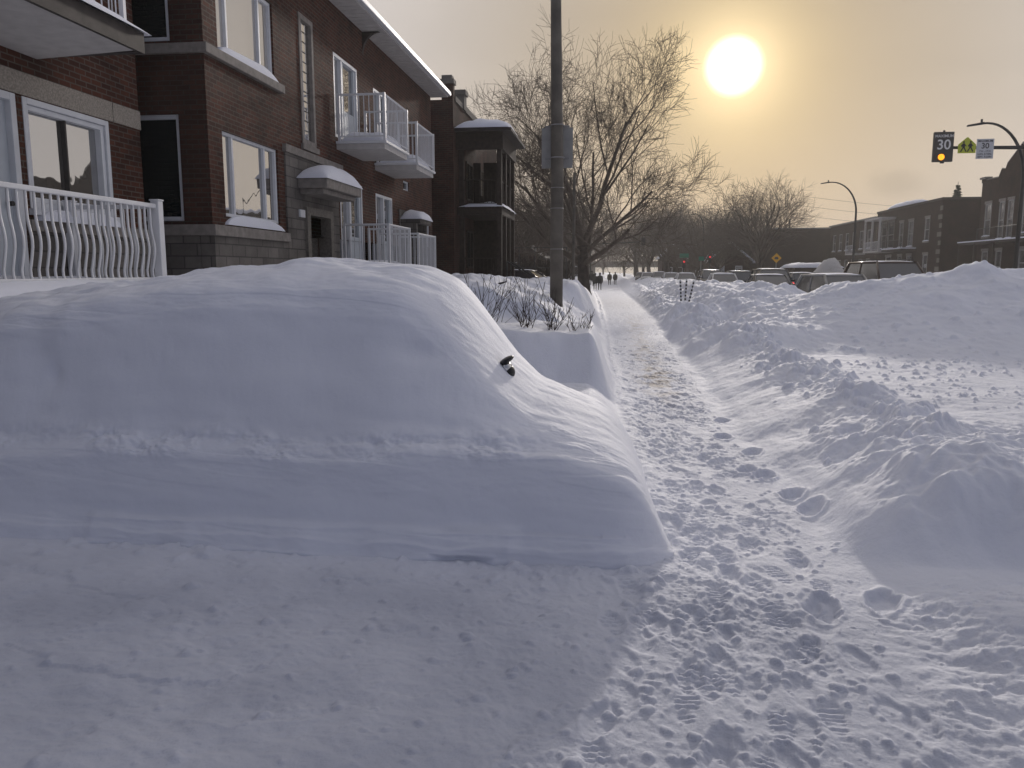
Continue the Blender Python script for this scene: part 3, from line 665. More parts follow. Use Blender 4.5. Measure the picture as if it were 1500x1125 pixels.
# balcony doors and windows, upper and lower
for (u0, u1, z0, z1, m_) in ((17.95, 19.62, 4.82, 6.68, (18.5,)), (20.95, 22.2, 4.82, 6.56, (21.55,)), (18.15, 19.8, 1.9, 3.90, (18.85,)), (20.95, 22.55, 1.9, 3.84, (21.7,))):
    dr_ = frame_mb(F, u0, u1, z0, z1, -0.13, 0.0, 0.075, m_).build('balcony_door', 'vinyl', bld, bevel=0.006)
    g3 = MB(); F.box(g3, u0+0.06, u1-0.06, -0.11, -0.09, z0+0.06, z1-0.06); g3.build('pane', 'glass', dr_)
    p3 = MB(); F.box(p3, m_[0]+0.04, u1-0.07, -0.085, -0.03, z0+0.075, z0+0.7); F.box(p3, m_[0]+0.04, m_[0]+0.16, -0.085, -0.03, z0+0.70, z1-0.08); F.box(p3, u1-0.2, u1-0.07, -0.085, -0.03, z0+0.70, z1-0.08)
    p3.build('door_leaf', 'door_white', dr_)
window(bld, F, 25.5, 27.2, 2.6, 3.68, (26.3,), (), 'glass')
w_ = window(bld, F, 23.8, 24.5, 4.22, 4.5, (), (), 'glass_dark', 'vinyl', 0.04)
# entrance: recessed doors under a snow-capped canopy
e = MB(); Fe = Plane('x', XF+0.035, 1)
for a in (15.86, 17.22): Fe.box(e, a, a+0.18, -0.28, 0.06, 1.05, 3.08)
Fe.box(e, 16.04, 17.22, -0.28, 0.06, 2.92, 3.08); e.build('door_frame', 'granite', bld)
dd = MB(); Fe.box(dd, 16.05, 17.2, -0.27, -0.22, 1.05, 2.90); de = dd.build('entrance_door', 'door_brown', bld)
dg = MB(); Fe.box(dg, 16.2, 16.55, -0.218, -0.20, 1.9, 2.75); Fe.box(dg, 16.72, 17.05, -0.218, -0.20, 1.9, 2.75); dg.build('pane', 'glass', de)
cn = MB(); Fe.box(cn, 15.55, 17.72, 0.0, 0.62, 3.42, 3.62); Fe.box(cn, 15.65, 17.62, 0.0, 0.5, 3.32, 3.42); can = cn.build('door_canopy', 'concrete', bld, bevel=0.015)
cap(can, XF+0.0, XF+0.68, 15.5, 17.78, 3.62, 0.34, seed=9, p=1.8)
ma_ = MB(); Fe.box(ma_, 15.55, 15.80, 0.001, 0.04, 2.85, 3.0); ma_.build('house_number_plate', 'white', bld)
for a, b in ((15.35, 15.84), (17.42, 17.9)): wl = MB(); Fe.box(wl, a, b, 0.0, 0.9, 0.6, 1.95); wl.build('stoop_wall', 'brick_dark', bld)
cn2 = MB(); F.box(cn2, 23.35, 24.75, 0.0, 0.62, 3.18, 3.32); F.box(cn2, 23.35, 23.55, 0.0, 0.5, 1.0, 3.18); F.box(cn2, 24.55, 24.75, 0.0, 0.5, 1.0, 3.18); can2 = cn2.build('door_canopy', 'stone', bld)
cap(can2, XF, XF+0.68, 23.3, 24.8, 3.32, 0.30, seed=12, p=1.6)
pn2 = MB(); F.box(pn2, 23.2, 25.4, 0.003, 0.035, 1.0, 3.6); pn2.build('stone_surround', 'stone', bld)

def picket_rail(parent, pts, z0, h, step=0.115, mat='white'):
    """straight white railing along a polyline of (x, y): posts, rails and pickets"""
    mb = MB()
    for (a, b) in zip(pts, pts[1:]):
        a, b = Vector((*a, 0)), Vector((*b, 0)); n = max(2, int((b-a).length/step))
        for zz, r in ((z0+h, 0.026), (z0+0.10, 0.016)): mb.tube([a+Vector((0, 0, zz)), b+Vector((0, 0, zz))], r, 4)
        for i in range(1, n):
            p = a.lerp(b, i/n); mb.tube([p+Vector((0, 0, z0+0.1)), p+Vector((0, 0, z0+h))], 0.010, 4, False)
    for p in pts: mb.box(p[0]-0.028, p[0]+0.028, p[1]-0.028, p[1]+0.028, z0-0.02, z0+h+0.03)
    return mb.build('railing', mat, parent)

def balcony(y0, y1, zs, upper, seed):
    if upper:
        s = MB(); s.box(XF+0.002, -5.2, y0, y1, zs-0.06, zs); sl_ = s.build('balcony', 'white', bld, bevel=0.01)
        s = MB(); s.box(XF+0.002, -5.26, y0+0.05, y1-0.05, zs-0.18, zs-0.062); s.build('balcony_slab', 'soffit', sl_)
    else:
        s = MB(); s.box(XF+0.045, -5.2, y0, y1, zs-0.2, zs); s.box(XF+0.2, -5.4, y0+0.1, y1-0.1, 0.3, zs-0.202); sl_ = s.build('balcony', 'concrete', bld)
    picket_rail(sl_, [(XF+0.08, y0+0.05), (-5.25, y0+0.05), (-5.25, y1-0.05), (XF+0.08, y1-0.05)], zs, 1.02)
    cap(sl_, XF+0.08, -5.3, y0+0.09, y1-0.09, zs, 0.30 if upper else 0.2, seed=seed)
    return sl_
balcony(17.95, 20.02, 4.72, True, 21); balcony(20.9, 22.95, 4.62, True, 22)
balcony(18.1, 20.08, 1.82, False, 23); balcony(20.9, 23.0, 1.74, False, 24)
# eave: boxed white overhang with gutter edge
ev = MB()
ev.add([(XF-0.02, Y0-0.6, ZT), (-5.82, Y0-0.6, ZT), (-5.82, Y1+0.15, ZT), (XF-0.02, Y1+0.15, ZT)], [(0, 1, 2, 3)])
ev.box(XF-0.02, -5.82, Y0-0.6, Y1+0.15, ZT+0.002, ZT+0.16)
eo = ev.build('eave', 'soffit', bld)
gt_ = MB(); gt_.box(-5.818, -5.70, Y0-0.6, Y1+0.15, ZT+0.03, ZT+0.17); gt_.build('gutter', 'white', eo, bevel=0.02)
sg = MB()
for i in range(60):
    y = Y0-0.5+i*0.265
    sg.box(XF+0.02, -5.84, y, y+0.012, ZT-0.008, ZT-0.001)
sg.build('soffit_rib', 'soffit', eo)
br = MB()
for i in range(9):
    t0, t1 = math.pi/2*i/9, math.pi/2*(i+1)/9
    br.add([(XF+0.45*(1-math.cos(t)), y, ZT-0.55+0.53*math.sin(t)) for y in (20.1, 20.2) for t in (t0, t1)]+[(XF+0.001, y, ZT-0.55+0.53*math.sin(t)) for y in (20.1, 20.2) for t in (t0, t1)],
           [(0, 1, 3, 2), (0, 4, 5, 1), (2, 3, 7, 6)])
br.build('eave_bracket', 'fascia_dark', bld)
rf = MB(); rf.box(-16, XF-0.02, Y0, Y1, ZT-0.1, ZT+0.12); rf.build('roof', 'snow', bld)

# ------------------------------------------------------------------ near building with bowed railing
XN = -7.1
nb = thing('apartment_building', 'dark brick building at the left edge with bowed white porch railing and upper balcony', 'building', (XN, 8, 0))
N = Plane('x', XN, 1)
nh = [(8.98, 10.62, 2.52, 3.84), (7.6, 8.86, 1.55, 3.84), (6.6, 8.6, 4.7, 6.9)]
wall(N, 1.0, 11.38, 0.2, 7.9, nh, 0.16).build('wall', 'brick', nb)
sd = MB(); sd.add([(XN, 11.38, 0.2), (-12, 11.38, 0.2), (-12, 11.38, 7.9), (XN, 11.38, 7.9)], [(0, 1, 2, 3)]); sd.add([(XN, 1, 0.2), (-12, 1, 0.2), (-12, 1, 7.9), (XN, 1, 7.9)], [(0, 1, 2, 3)])
sd.add([(-12, 1, 7.9), (XN, 1, 7.9), (XN, 11.38, 7.9), (-12, 11.38, 7.9)], [(0, 1, 2, 3)]); sd.build('wall', 'brick_dark', nb)
ln_ = MB(); N.box(ln_, 2.0, 10.72, 0, 0.02, 3.85, 4.12); N.box(ln_, 10.735, 11.39, 0, 0.02, 3.85, 4.12); ln_.build('stone_lintel', 'lintel', nb, bevel=0.006)
bb = MB(); N.box(bb, 8.9, 11.40, 0, 0.03, 0.3, 2.24); bb.build('stone_base', 'stone', nb)
sb = MB(); N.box(sb, 8.9, 11.42, 0, 0.07, 2.245, 2.38); sb.build('sill', 'concrete', nb)
w_ = frame_mb(N, 8.98, 10.62, 2.52, 3.84, -0.15, 0.012, 0.075).build('window', 'vinyl', nb, bevel=0.008)
g4 = MB(); N.box(g4, 9.04, 10.56, -0.13, -0.11, 2.58, 3.78); g4.build('pane', 'glass', w_)
f5 = MB(); 
for zz in (3.70, 2.60): N.box(f5, 9.055, 10.545, -0.105, -0.02, zz, zz+0.06)
N.box(f5, 10.47, 10.54, -0.108, -0.02, 2.66, 3.70); N.box(f5, 9.055, 9.10, -0.108, -0.02, 2.66, 3.70); f5.build('sash', 'vinyl', w_); f6 = MB(); N.box(f6, 9.785, 9.812, -0.108, -0.05, 2.66, 3.70); f6.build('meeting_rail', 'frame_dark', w_)
s6 = MB(); N.box(s6, 8.95, 10.65, 0.0, 0.09, 2.44, 2.515); s6.build('sill', 'vinyl', w_)
cap(w_, XN+0.0, XN+0.16, 9.0, 10.6, 2.38, 0.16, seed=31)
dp = frame_mb(N, 7.6, 8.86, 1.55, 3.84, -0.15, 0.02, 0.09).build('door', 'vinyl', nb, bevel=0.008)
dl_ = MB(); N.box(dl_, 7.69, 8.77, -0.12, -0.06, 1.6, 3.75); dl_.build('door_leaf', 'door_white', dp)
dh = MB(); dh.tube([(XN-0.05, 8.68, 2.55), (XN+0.02, 8.68, 2.55)], 0.03, 10); dh.build('handle', 'black', dp)
window(nb, N, 6.6, 8.6, 4.7, 6.9, (7.6,), (), 'glass')
# upper balcony slab with dark fascia and snowy edge
XO = -5.78
ub = MB(); ub.add([(XN, 3, 4.40), (XO, 3, 4.46), (XO, 9.3, 4.40), (XN, 9.3, 4.34), (XN, 3, 4.44), (XO, 3, 4.50), (XO, 9.3, 4.44), (XN, 9.3, 4.38)],
                  [(0, 3, 2, 1), (4, 5, 6, 7), (0, 1, 5, 4), (1, 2, 6, 5), (2, 3, 7, 6), (3, 0, 4, 7)])
ubo = ub.build('balcony', 'soffit', nb)
fa = MB(); fa.box(XO+0.002, XO+0.05, 3, 9.4, 4.38, 4.62); fa.box(XN, XO+0.002, 9.302, 9.4, 4.38, 4.62); fa.build('fascia', 'fascia_dark', ubo)
ud = MB(); ud.box(XN+0.002, XO, 3, 9.3, 4.505, 4.62); ud.build('deck', 'wood_dark', ubo)
cap(ubo, XN+0.1, XO+0.11, 3.0, 9.48, 4.62, 0.16, seed=33, nx=30, ny=60)
picket_rail(ubo, [(XO-0.08, 3.2), (XO-0.08, 9.2), (XN+0.06, 9.2)], 4.64, 1.05, 0.13)
# ground porch with bowed balusters
pf = MB(); pf.box(XN+0.001, -5.7, 3, 9.72, 0.4, 1.52); pfo = pf.build('porch', 'concrete', nb)
cap(pfo, XN+0.05, -5.66, 3.0, 9.74, 1.50, 0.20, seed=35, nx=30, ny=60)
ra = MB(); ra.box(-5.83, -5.77, 3, 9.50, 2.545, 2.60); ra.box(-5.815, -5.785, 3, 9.50, 1.64, 1.68); ra.box(XN+0.06, -5.83, 9.535, 9.585, 2.545, 2.60); ra.box(XN+0.06, -5.83, 9.545, 9.575, 1.64, 1.68)
rail = ra.build('railing', 'white', nb, bevel=0.01)
for (px_, py_) in ((-5.80, 9.56), (XN+0.1, 9.56), (-5.80, 6.2)):
    po = MB(); po.box(px_-0.055, px_+0.055, py_-0.055, py_+0.055, 1.5, 2.64); po.box(px_-0.065, px_+0.065, py_-0.065, py_+0.065, 2.64, 2.66); po.build('post', 'white', rail, bevel=0.008)
def baluster(x, y, dx, dy):
    pts = []
    for i in range(17):
        t = i/16; q_ = min(1, max(0, (t-0.12)/0.62)); bow = 0.036*math.sin(math.pi*q_)**2-0.012*math.sin(math.pi*min(1, t/0.2))
        pts.append((x+dx*bow, y+dy*bow, 1.66+0.89*t))
    mb = MB(); mb.tube(pts, 0.0145, 6, False); return mb
for i in range(40):
    y = 9.40-0.118*i
    if abs(y-6.2) < 0.06: continue
    baluster(-5.80, y, 1, 0).build('baluster', 'white', rail, True)
for i in range(10):
    baluster(-5.92-0.115*i, 9.56, 0, 1).build('baluster', 'white', rail, True)

# ------------------------------------------------------------------ second house: dark brick with two-storey porch
h2 = thing('row_house', 'dark brick house with two-storey timber porch and snow-covered porch roof', 'house', (-6, 31, 0))
hb = wall(Plane('y', 29.2, -1), -14, -5.95, 0.3, 7.95, [], 0.1); hb.add([(-5.95, 29.2, 0.3), (-5.95, 40, 0.3), (-5.95, 40, 7.95), (-5.95, 29.2, 7.95)], [(0, 1, 2, 3)])
hb.add([(-14, 29.2, 7.95), (-5.95, 29.2, 7.95), (-5.95, 40, 7.95), (-14, 40, 7.95)], [(0, 1, 2, 3)]); hb.box(-6.35, -5.93, 29.17, 29.5, 0.3, 8.5); hb.build('wall', 'brick_dark', h2)
pa = MB(); pa.box(-6.42, -5.88, 29.1, 29.56, 8.5, 8.66); pa.box(-6.34, -5.96, 29.16, 29.5, 8.66, 8.80)
pa.box(-6.25, -5.86, 31.0, 31.5, 7.96, 8.5); pa.box(-6.3, -5.8, 30.95, 31.55, 8.5, 8.68); pa.box(-6.05, -5.9, 29.56, 30.95, 7.96, 8.15); pa.box(-6.05, -5.9, 31.55, 39.9, 7.96, 8.2); pa.build('parapet', 'granite', h2)
PX0, PX1, PY0, PY1 = -5.93, -4.22, 29.7, 33.6
pr = MB()
for x in (-5.75, -4.32):
    for y in (PY0+0.1, PY1-0.1): 
        if x < -5 and y > 31: continue
        pr.box(x-0.09, x+0.09, y-0.09, y+0.09, 1.2, 6.6)
for y in (PY0+1.35, PY0+2.5): pr.box(-4.41, -4.23, y-0.08, y+0.08, 1.2, 6.6)
pr.box(PX0, PX1, PY0, PY1, 3.88, 4.16); pr.box(PX0, PX1, PY0, PY1, 1.1, 1.3)
pr.box(PX0, PX1+0.05, PY0-0.05, PY0+0.12, 6.25, 6.85); pr.box(PX1-0.12, PX1+0.05, PY0+0.12, PY1, 6.25, 6.85)
pr.box(PX0, PX1+0.02, PY0, PY0+0.06, 4.17, 4.95) if False else None
for (a, b, c, d_) in ((PX0, PX1-0.13, 1.3, 3.879), (PX0, -5.62, 4.161, 6.24), (-5.50, -4.86, 4.161, 6.24), (-5.62, -5.50, 4.161, 4.9), (-4.86, -4.36, 4.161, 4.95), (-4.86, -4.36, 5.95, 6.24)): pr.box(a, b, PY1-0.3, PY1-0.2, c, d_)
porch = pr.build('porch', 'wood_dark', h2)
rr2 = MB(); rr2.add([(PX0, PY0-0.35, 6.86), (PX1+0.4, PY0-0.35, 6.86), (PX1+0.4, PY1+0.3, 6.86), (PX0, PY1+0.3, 6.86), (PX0, PY0-0.35, 7.02), (PX1+0.4, PY0-0.35, 6.96), (PX1+0.4, PY1+0.3, 6.96), (PX0, PY1+0.3, 7.02)],
                    [(0, 3, 2, 1), (4, 5, 6, 7), (0, 1, 5, 4), (1, 2, 6, 5), (2, 3, 7, 6), (3, 0, 4, 7)]); proof = rr2.build('porch_roof', 'fascia_dark', h2)
cap(proof, PX0, PX1+0.3, PY0-0.4, PY1+0.2, 6.98, 0.55, seed=41, p=1.6)
cap(porch, PX0+0.1, PX1+0.08, PY0-0.12, PY1, 4.17, 0.26, seed=42, p=1.5)
picket_rail(porch, [(PX0+0.1, PY0+0.06), (PX1-0.1, PY0+0.06), (PX1-0.1, PY1-0.1)], 4.2, 0.95, 0.14, 'wood_dark')
picket_rail(porch, [(PX0+0.1, PY0+0.06), (PX1-0.1, PY0+0.06)], 1.3, 0.95, 0.14, 'wood_dark')
H2 = Plane('x', -5.94, 1)
for (a, b, c, d_) in ((30.3, 31.1, 1.5, 3.4), (31.6, 33.0, 1.9, 3.4), (30.3, 31.1, 4.2, 6.2), (31.6, 33.0, 4.6, 6.1), (35, 37, 4.6, 6.2), (35, 37, 1.8, 3.4)):
    window(h2, H2, a, b, c, d_, ((a+b)/2,), (), 'glass_dark', 'wood_dark', 0.07, 0.0, 0.05)
sr = MB()
for i in range(7): sr.box(-4.2+0.28*i, -3.92+0.28*i, 31.0, 32.2, 0.2, 1.15-0.17*i)
sro = sr.build('stair', 'wood_dark', h2)
hr = MB()
for y in (31.0, 32.2):
    hr.tube([(-4.2, y, 2.15), (-2.3, y, 0.95)], 0.03, 5); hr.tube([(-4.2, y, 1.2), (-4.2, y, 2.15)], 0.03, 5); hr.tube([(-2.3, y, 0.3), (-2.3, y, 0.95)], 0.03, 5)
hr.build('handrail', 'steel_dark', sro)

# ------------------------------------------------------------------ trees
def batch_tubes(P, Rr, k):
    """P (N, n, 3), Rr (N, n): all tubes in one array"""
    N_, n, _ = P.shape
    T = np.gradient(P, axis=1); T /= np.linalg.norm(T, axis=-1, keepdims=True)+1e-9
    ref = np.where(np.abs(T[..., 2:3]) < 0.85, np.array([0, 0, 1.0]), np.array([1.0, 0, 0]))
    U_ = np.cross(T, ref); U_ /= np.linalg.norm(U_, axis=-1, keepdims=True)+1e-9; W_ = np.cross(T, U_)
    an = np.arange(k)*2*np.pi/k
    V_ = P[:, :, None, :]+Rr[:, :, None, None]*(U_[:, :, None, :]*np.cos(an)[:, None]+W_[:, :, None, :]*np.sin(an)[:, None])
    idx = np.arange(N_*n*k).reshape(N_, n, k); nx_ = np.roll(idx, -1, 2)
    Fq = np.stack([idx[:, :-1], nx_[:, :-1], nx_[:, 1:], idx[:, 1:]], -1).reshape(-1, 4)
    return V_.reshape(-1, 3), Fq

def grow(seed, H, tr, fork, levels, limbs, spread, lenf, kids, droop=0.0, wig=0.16, minr=0.011, width=1.0):
    """recursive bare tree; returns trunk lines and crown lines as lists of (points, radii)"""
    r = random.Random(seed); trunk, crown = [], []
    def line(p, d, L, r0, r1, n, w, up):
        pts = [p.copy()]; d = d.copy()
        for i in range(n):
            d = (d+Vector((r.gauss(0, w), r.gauss(0, w), r.gauss(0, w)*0.7+up))).normalized(); p = p+d*(L/n); pts.append(p.copy())
        return pts, [r0+(r1-r0)*i/n for i in range(n+1)], d
    def rec(p, d, L, rad, lv):
        n = 6 if lv >= levels-1 else (5 if lv >= 2 else 4)
        up = 0.05 if lv >= 2 else -droop
        pts, rd, dd_ = line(p, d, L, rad, max(minr*0.7, rad*0.42), n, wig if lv else wig*1.1, up)
        crown.append((pts, rd))
        if lv == 0: return
        nk = kids[min(lv, len(kids)-1)]
        for i in range(nk):
            t = 0.28+0.72*(i+r.random()*0.8)/nk
            t = min(t, 0.99); k_ = int(t*n); fr = t*n-k_; q_ = pts[k_].lerp(pts[min(k_+1, n)], fr)
            base = (pts[min(k_+1, n)]-pts[k_]).normalized()
            a = Vector((r.gauss(0, 1), r.gauss(0, 1), r.gauss(0, 1))); a = (a-base*a.dot(base)).normalized()
            ang = R(r.uniform(24, 58))
            nd = base*math.cos(ang)+a*math.sin(ang); nd.z += 0.10 if lv > 1 else 0.0
            rec(q_, nd.normalized(), L*r.uniform(0.55, 0.82)*(1.12-0.40*t), max(minr, (rad+(rad*0.42-rad)*t)*r.uniform(0.36, 0.56)), lv-1)
    fz = H*fork
    tp, trd, d_ = line(Vector((0, 0, -0.4)), Vector((0, 0, 1)), fz+0.4, tr*1.18, tr*0.86, 6, 0.035, 0.03)
    trd[0] *= 1.3; trunk.append((tp, trd))
    top = tp[-1]
    for i in range(limbs):
        a = 2*math.pi*(i+r.random()*0.6)/limbs; s = spread*r.uniform(0.45, 1.25)
        if i == 0: s *= 0.25
        dd_ = Vector((math.sin(a)*math.sin(s)*width, math.cos(a)*math.sin(s)*width, math.cos(s)))
        st_ = tp[-1-(i % 3)] if i else top
        rec(st_, dd_.normalized(), H*(1-fork)*lenf*r.uniform(0.85, 1.1)*(1.12-0.28*s), tr*r.uniform(0.36, 0.55), levels)
    return trunk, crown

def lines_mesh(lines, name, mat, parent, thick=5):
    Vs, Fs, off = [], [], 0
    by = {}
    for p, r_ in lines:
        key = (len(p), 6 if r_[0] > 0.06 else (4 if r_[0] > 0.022 else 3)); by.setdefault(key, []).append((p, r_))
    for (n, k), ls in by.items():
        P = np.array([[q_[:] for q_ in p] for p, _ in ls]); Q = np.array([r_ for _, r_ in ls])
        v, f = batch_tubes(P, Q, k if k < 6 else 8); Vs.append(v); Fs.append(f+off); off += len(v)
    return np_mesh(name, np.concatenate(Vs), np.concatenate(Fs), mat, parent)

def make_tree(label, loc, group, **kw):
    t = thing('bare_tree', label, 'tree', (0, 0, 0), group)
    tr_, cr_ = grow(**kw)
    lines_mesh(tr_, 'trunk', 'bark', t); lines_mesh(cr_, 'crown', 'twig', t)
    t.location = loc; return t

big = make_tree('large spreading bare street tree with thick dark trunk beside the path', (-1.68, 46, 0.5), 'bare street trees',
                seed=8, H=15.7, tr=0.40, fork=0.17, levels=4, limbs=9, spread=R(54), lenf=0.56, kids=[0, 5, 5, 6, 6], droop=0.0, wig=0.10, minr=0.010)
big.rotation_euler.z = R(72); big.scale = (0.88, 0.88, 1.02)
pA = make_tree('tall pale bare tree with upright crown on the far side of the street', (15.9, 90, 0.4), 'bare street trees',
               seed=12, H=12.6, tr=0.34, fork=0.22, levels=3, limbs=8, spread=R(38), lenf=0.62, kids=[0, 6, 6, 7], wig=0.14, minr=0.012)
pB = make_tree('bare drooping tree left of the tall pale tree across the street', (11.5, 112, 0.3), 'bare street trees',
               seed=23, H=11.5, tr=0.46, fork=0.24, levels=3, limbs=8, spread=R(62), lenf=0.60, kids=[0, 6, 6, 7], droop=0.10, wig=0.17, minr=0.012)
pC = make_tree('dense bare tree behind the porch house, left of the pole', (-9.5, 62, 0.5), 'bare street trees',
               seed=31, H=9.5, tr=0.2, fork=0.2, levels=3, limbs=8, spread=R(52), lenf=0.58, kids=[0, 6, 6, 7], wig=0.17, minr=0.014)
for src, loc, s, rz, lab in (
    (pB, (14.6, 118, 0.3), 0.92, 1.4, 'bare tree close left of the tall pale tree, leaning crown'),
    (pB, (8.3, 128, 0.3), 0.98, 2.6, 'bare tree above the middle of the car queue'),
    (pA, (6.5, 150, 0.3), 0.95, 0.7, 'dark bare tree right of the hanging traffic light'),
    (pB, (4.6, 165, 0.3), 0.9, 4.0, 'low dark bare tree at the far end of the street, under the traffic light'),
    (pA, (12.6, 170, 0.3), 1.0, 2.0, 'faint bare tree far behind the red traffic lights'),
    (pB, (19.5, 120, 0.3), 0.85, 5.0, 'bare tree in front of the flat brown building end'),
    (pA, (24.0, 150, 0.3), 0.9, 3.3, 'faint bare treetop rising over the flat brown building'),
    (pB, (-5.5, 88, 0.4), 1.05, 1.0, 'dark bare tree just behind the large street tree'),
    (pC, (-4.0, 118, 0.4), 1.25, 2.2, 'bare tree further along the path behind the walkers'),
    (pB, (-8.2, 100, 0.4), 0.9, 3.0, 'bare tree between the porch house and the large tree'),
    (pC, (-13.5, 75, 0.4), 0.9, 4.2, 'small bare tree close beside the porch house'),
    (pC, (-6.2, 58, 0.5), 0.62, 0.4, 'small thin bare tree right behind the grey pole'),
    (pA, (-12, 140, 0.3), 0.9, 5.2, 'far bare tree seen through the large tree'),
    (pB, (10.3, 140, 0.3), 1.0, 0.3, 'bare tree directly behind the red traffic lights'),
    (pC, (6.8, 190, 0.3), 1.5, 1.3, 'far dark bare tree just right of the street end'),
    (pC, (17.8, 135, 0.3), 1.15, 2.9, 'dense dark bare tree behind the small gabled house'),
    (pC, (-9.0, 225, 0.3), 1.6, 0.8, 'dark bare tree at the far left end of the street before the bridge'),
    (pC, (-3.5, 255, 0.3), 1.2, 3.8, 'low bare tree before the bridge at the vanishing point'),
    (pC, (3.0, 240, 0.3), 1.3, 2.4, 'low dark bare tree right of the vanishing point before the bridge'),
    (pC, (-16.0, 200, 0.3), 1.7, 5.0, 'far dark bare tree on the left behind the other trees'),
    (pC, (13.0, 104, 0.3), 0.85, 5.6, 'small dense bare tree left of the yellow diamond sign')):
    c = copy_tree(src); c.location = loc; c.scale = (s*1.15, s*1.15, s*1.3); c.rotation_euler.z = rz; c['label'] = lab

# spindly conifer tip over the far roofs
cf = thing('spruce_tree', 'dark spruce tip showing above the far brick roof', 'tree', (33.7, 85, 0.3))
tk = MB(); tk.tube([(33.7, 85, 0.3), (33.7, 85, 10.6)], [0.16, 0.02], 6); tk.build('trunk', 'bark', cf)
lv = []
r3 = random.Random(3)
for i in range(420):
    z = 5+5.6*r3.random()**0.8; L = 0.15+(10.9-z)*0.26*r3.uniform(0.6, 1.1); a = r3.random()*6.283
    p0 = Vector((33.7, 85, z-0.4)); p1 = p0+Vector((math.cos(a)*L, math.sin(a)*L, -L*0.25+0.1)); pm = p0.lerp(p1, 0.5)+Vector((0, 0, 0.04))
    lv.append(([p0, pm, p1], [0.05, 0.07, 0.01]))
lines_mesh(lv, 'crown', 'needles', cf)

# ------------------------------------------------------------------ shrubs in the planter bank
r4 = random.Random(17)
def shrub(cx, cy, n, h, label):
    s = thing('bare_shrub', label, 'shrub', (cx, cy, 0.9), 'bare shrubs in the snow bank'); ls = []
    for i in range(n):
        p = Vector((cx+r4.uniform(-0.12, 0.12), cy+r4.uniform(-0.2, 0.2), 0.82)); d = Vector((r4.gauss(0, 0.42), r4.gauss(0, 0.3), 1)).normalized()
        L = h*r4.uniform(0.55, 1.1); pts = [p.copy()]
        for k_ in range(5): d = (d+Vector((r4.gauss(0, 0.10), r4.gauss(0, 0.10), 0.02))).normalized(); p = p+d*L/5; pts.append(p.copy())
        ls.append((pts, [0.0058, 0.005, 0.0045, 0.0038, 0.003, 0.0024]))
        for q_ in range(r4.randint(4, 8)):
            k_ = r4.randint(1, 4); dd_ = (d+Vector((r4.gauss(0, 0.6), r4.gauss(0, 0.5), 0.2))).normalized(); pp = pts[k_].copy(); sub = [pp.copy()]
            for m_ in range(3): dd_ = (dd_+Vector((r4.gauss(0, 0.14), r4.gauss(0, 0.14), 0.1))).normalized(); pp = pp+dd_*L*0.13; sub.append(pp.copy())
            ls.append((sub, [0.0038, 0.0032, 0.0027, 0.0022]))
    lines_mesh(ls, 'stems', 'shrub', s); return s
shrub(-1.80, 11.6, 8, 0.92, 'tall forked bare shrub beside the buried car windscreen')
shrub(-1.25, 11.5, 11, 0.86, 'bushy bare shrub in the middle of the snow bank planter')
shrub(-0.82, 11.4, 12, 0.6, 'dense low bare shrub below the grey pole')
shrub(-0.45, 11.2, 8, 0.36, 'small sparse shrub near the pavement edge of the bank')
shrub(-2.15, 12.4, 4, 1.05, 'thin twiggy shrub half hidden by the buried car')

# ------------------------------------------------------------------ utility pole with sign plates seen from behind
up = thing('street_pole', 'tall weathered pole rising from the snow bank with a square sign seen from behind', 'pole', (-1.16, 16, 0.9))
pm_ = MB(); pm_.tube([(-1.16, 16, 0.6), (-1.16, 16, 3.6), (-1.25, 16, 9.5)], [0.132, 0.125, 0.085], 18); pm_.build('pole_shaft', 'pole', up, True)
sg_ = MB(); sg_.box(-1.485, -0.865, 16.145, 16.153, 3.80, 4.58); sg_.build('sign_plate', 'sign_back', up)
bd_ = MB()
for z in (3.98, 4.6): bd_.tube([(-1.16+0.135*math.cos(a*math.pi/8), 16+0.135*math.sin(a*math.pi/8), z) for a in range(17)], 0.012, 5); bd_.box(-1.42, -0.93, 16.125, 16.143, z-0.02, z+0.02)
bd_.build('band_clamp', 'galv', up)
st_ = MB()
for z in (2.2, 3.0, 3.4): st_.tube([(-1.16+0.13*math.cos(a*math.pi/8), 16+0.13*math.sin(a*math.pi/8), z) for a in range(17)], 0.006, 4)
st_.build('cable_strap', 'galv', up)
p2 = thing('street_pole', 'thin grey pole beside the large tree trunk', 'pole', (-2.05, 40, 1.0))
MB().tube([(-2.05, 40, 0.6), (-2.05, 40, 6.6)], [0.085, 0.07], 10).build('pole_shaft', 'pole', p2, True)

# dark scrap blade lying on the bank
bl = thing('roof_rack_bar', 'dark flat bar poking from the snow bank behind the shrubs', 'bar', (-2.6, 15.2, 1.5))
b_ = MB(); b_.add([(-2.62, 15.2, 1.47), (-2.30, 15.2, 1.46), (-2.06, 15.15, 1.55), (-2.62, 15.1, 1.50), (-2.30, 15.1, 1.52), (-2.05, 15.1, 1.575)], [(0, 1, 4, 3), (1, 2, 5, 4), (0, 3, 4, 1)]); b_.build('bar_blade', 'black', bl)
MB().tube([(-2.98, 15.2, 1.50), (-2.62, 15.15, 1.485)], 0.02, 6).build('bar_stub', 'black', bl)

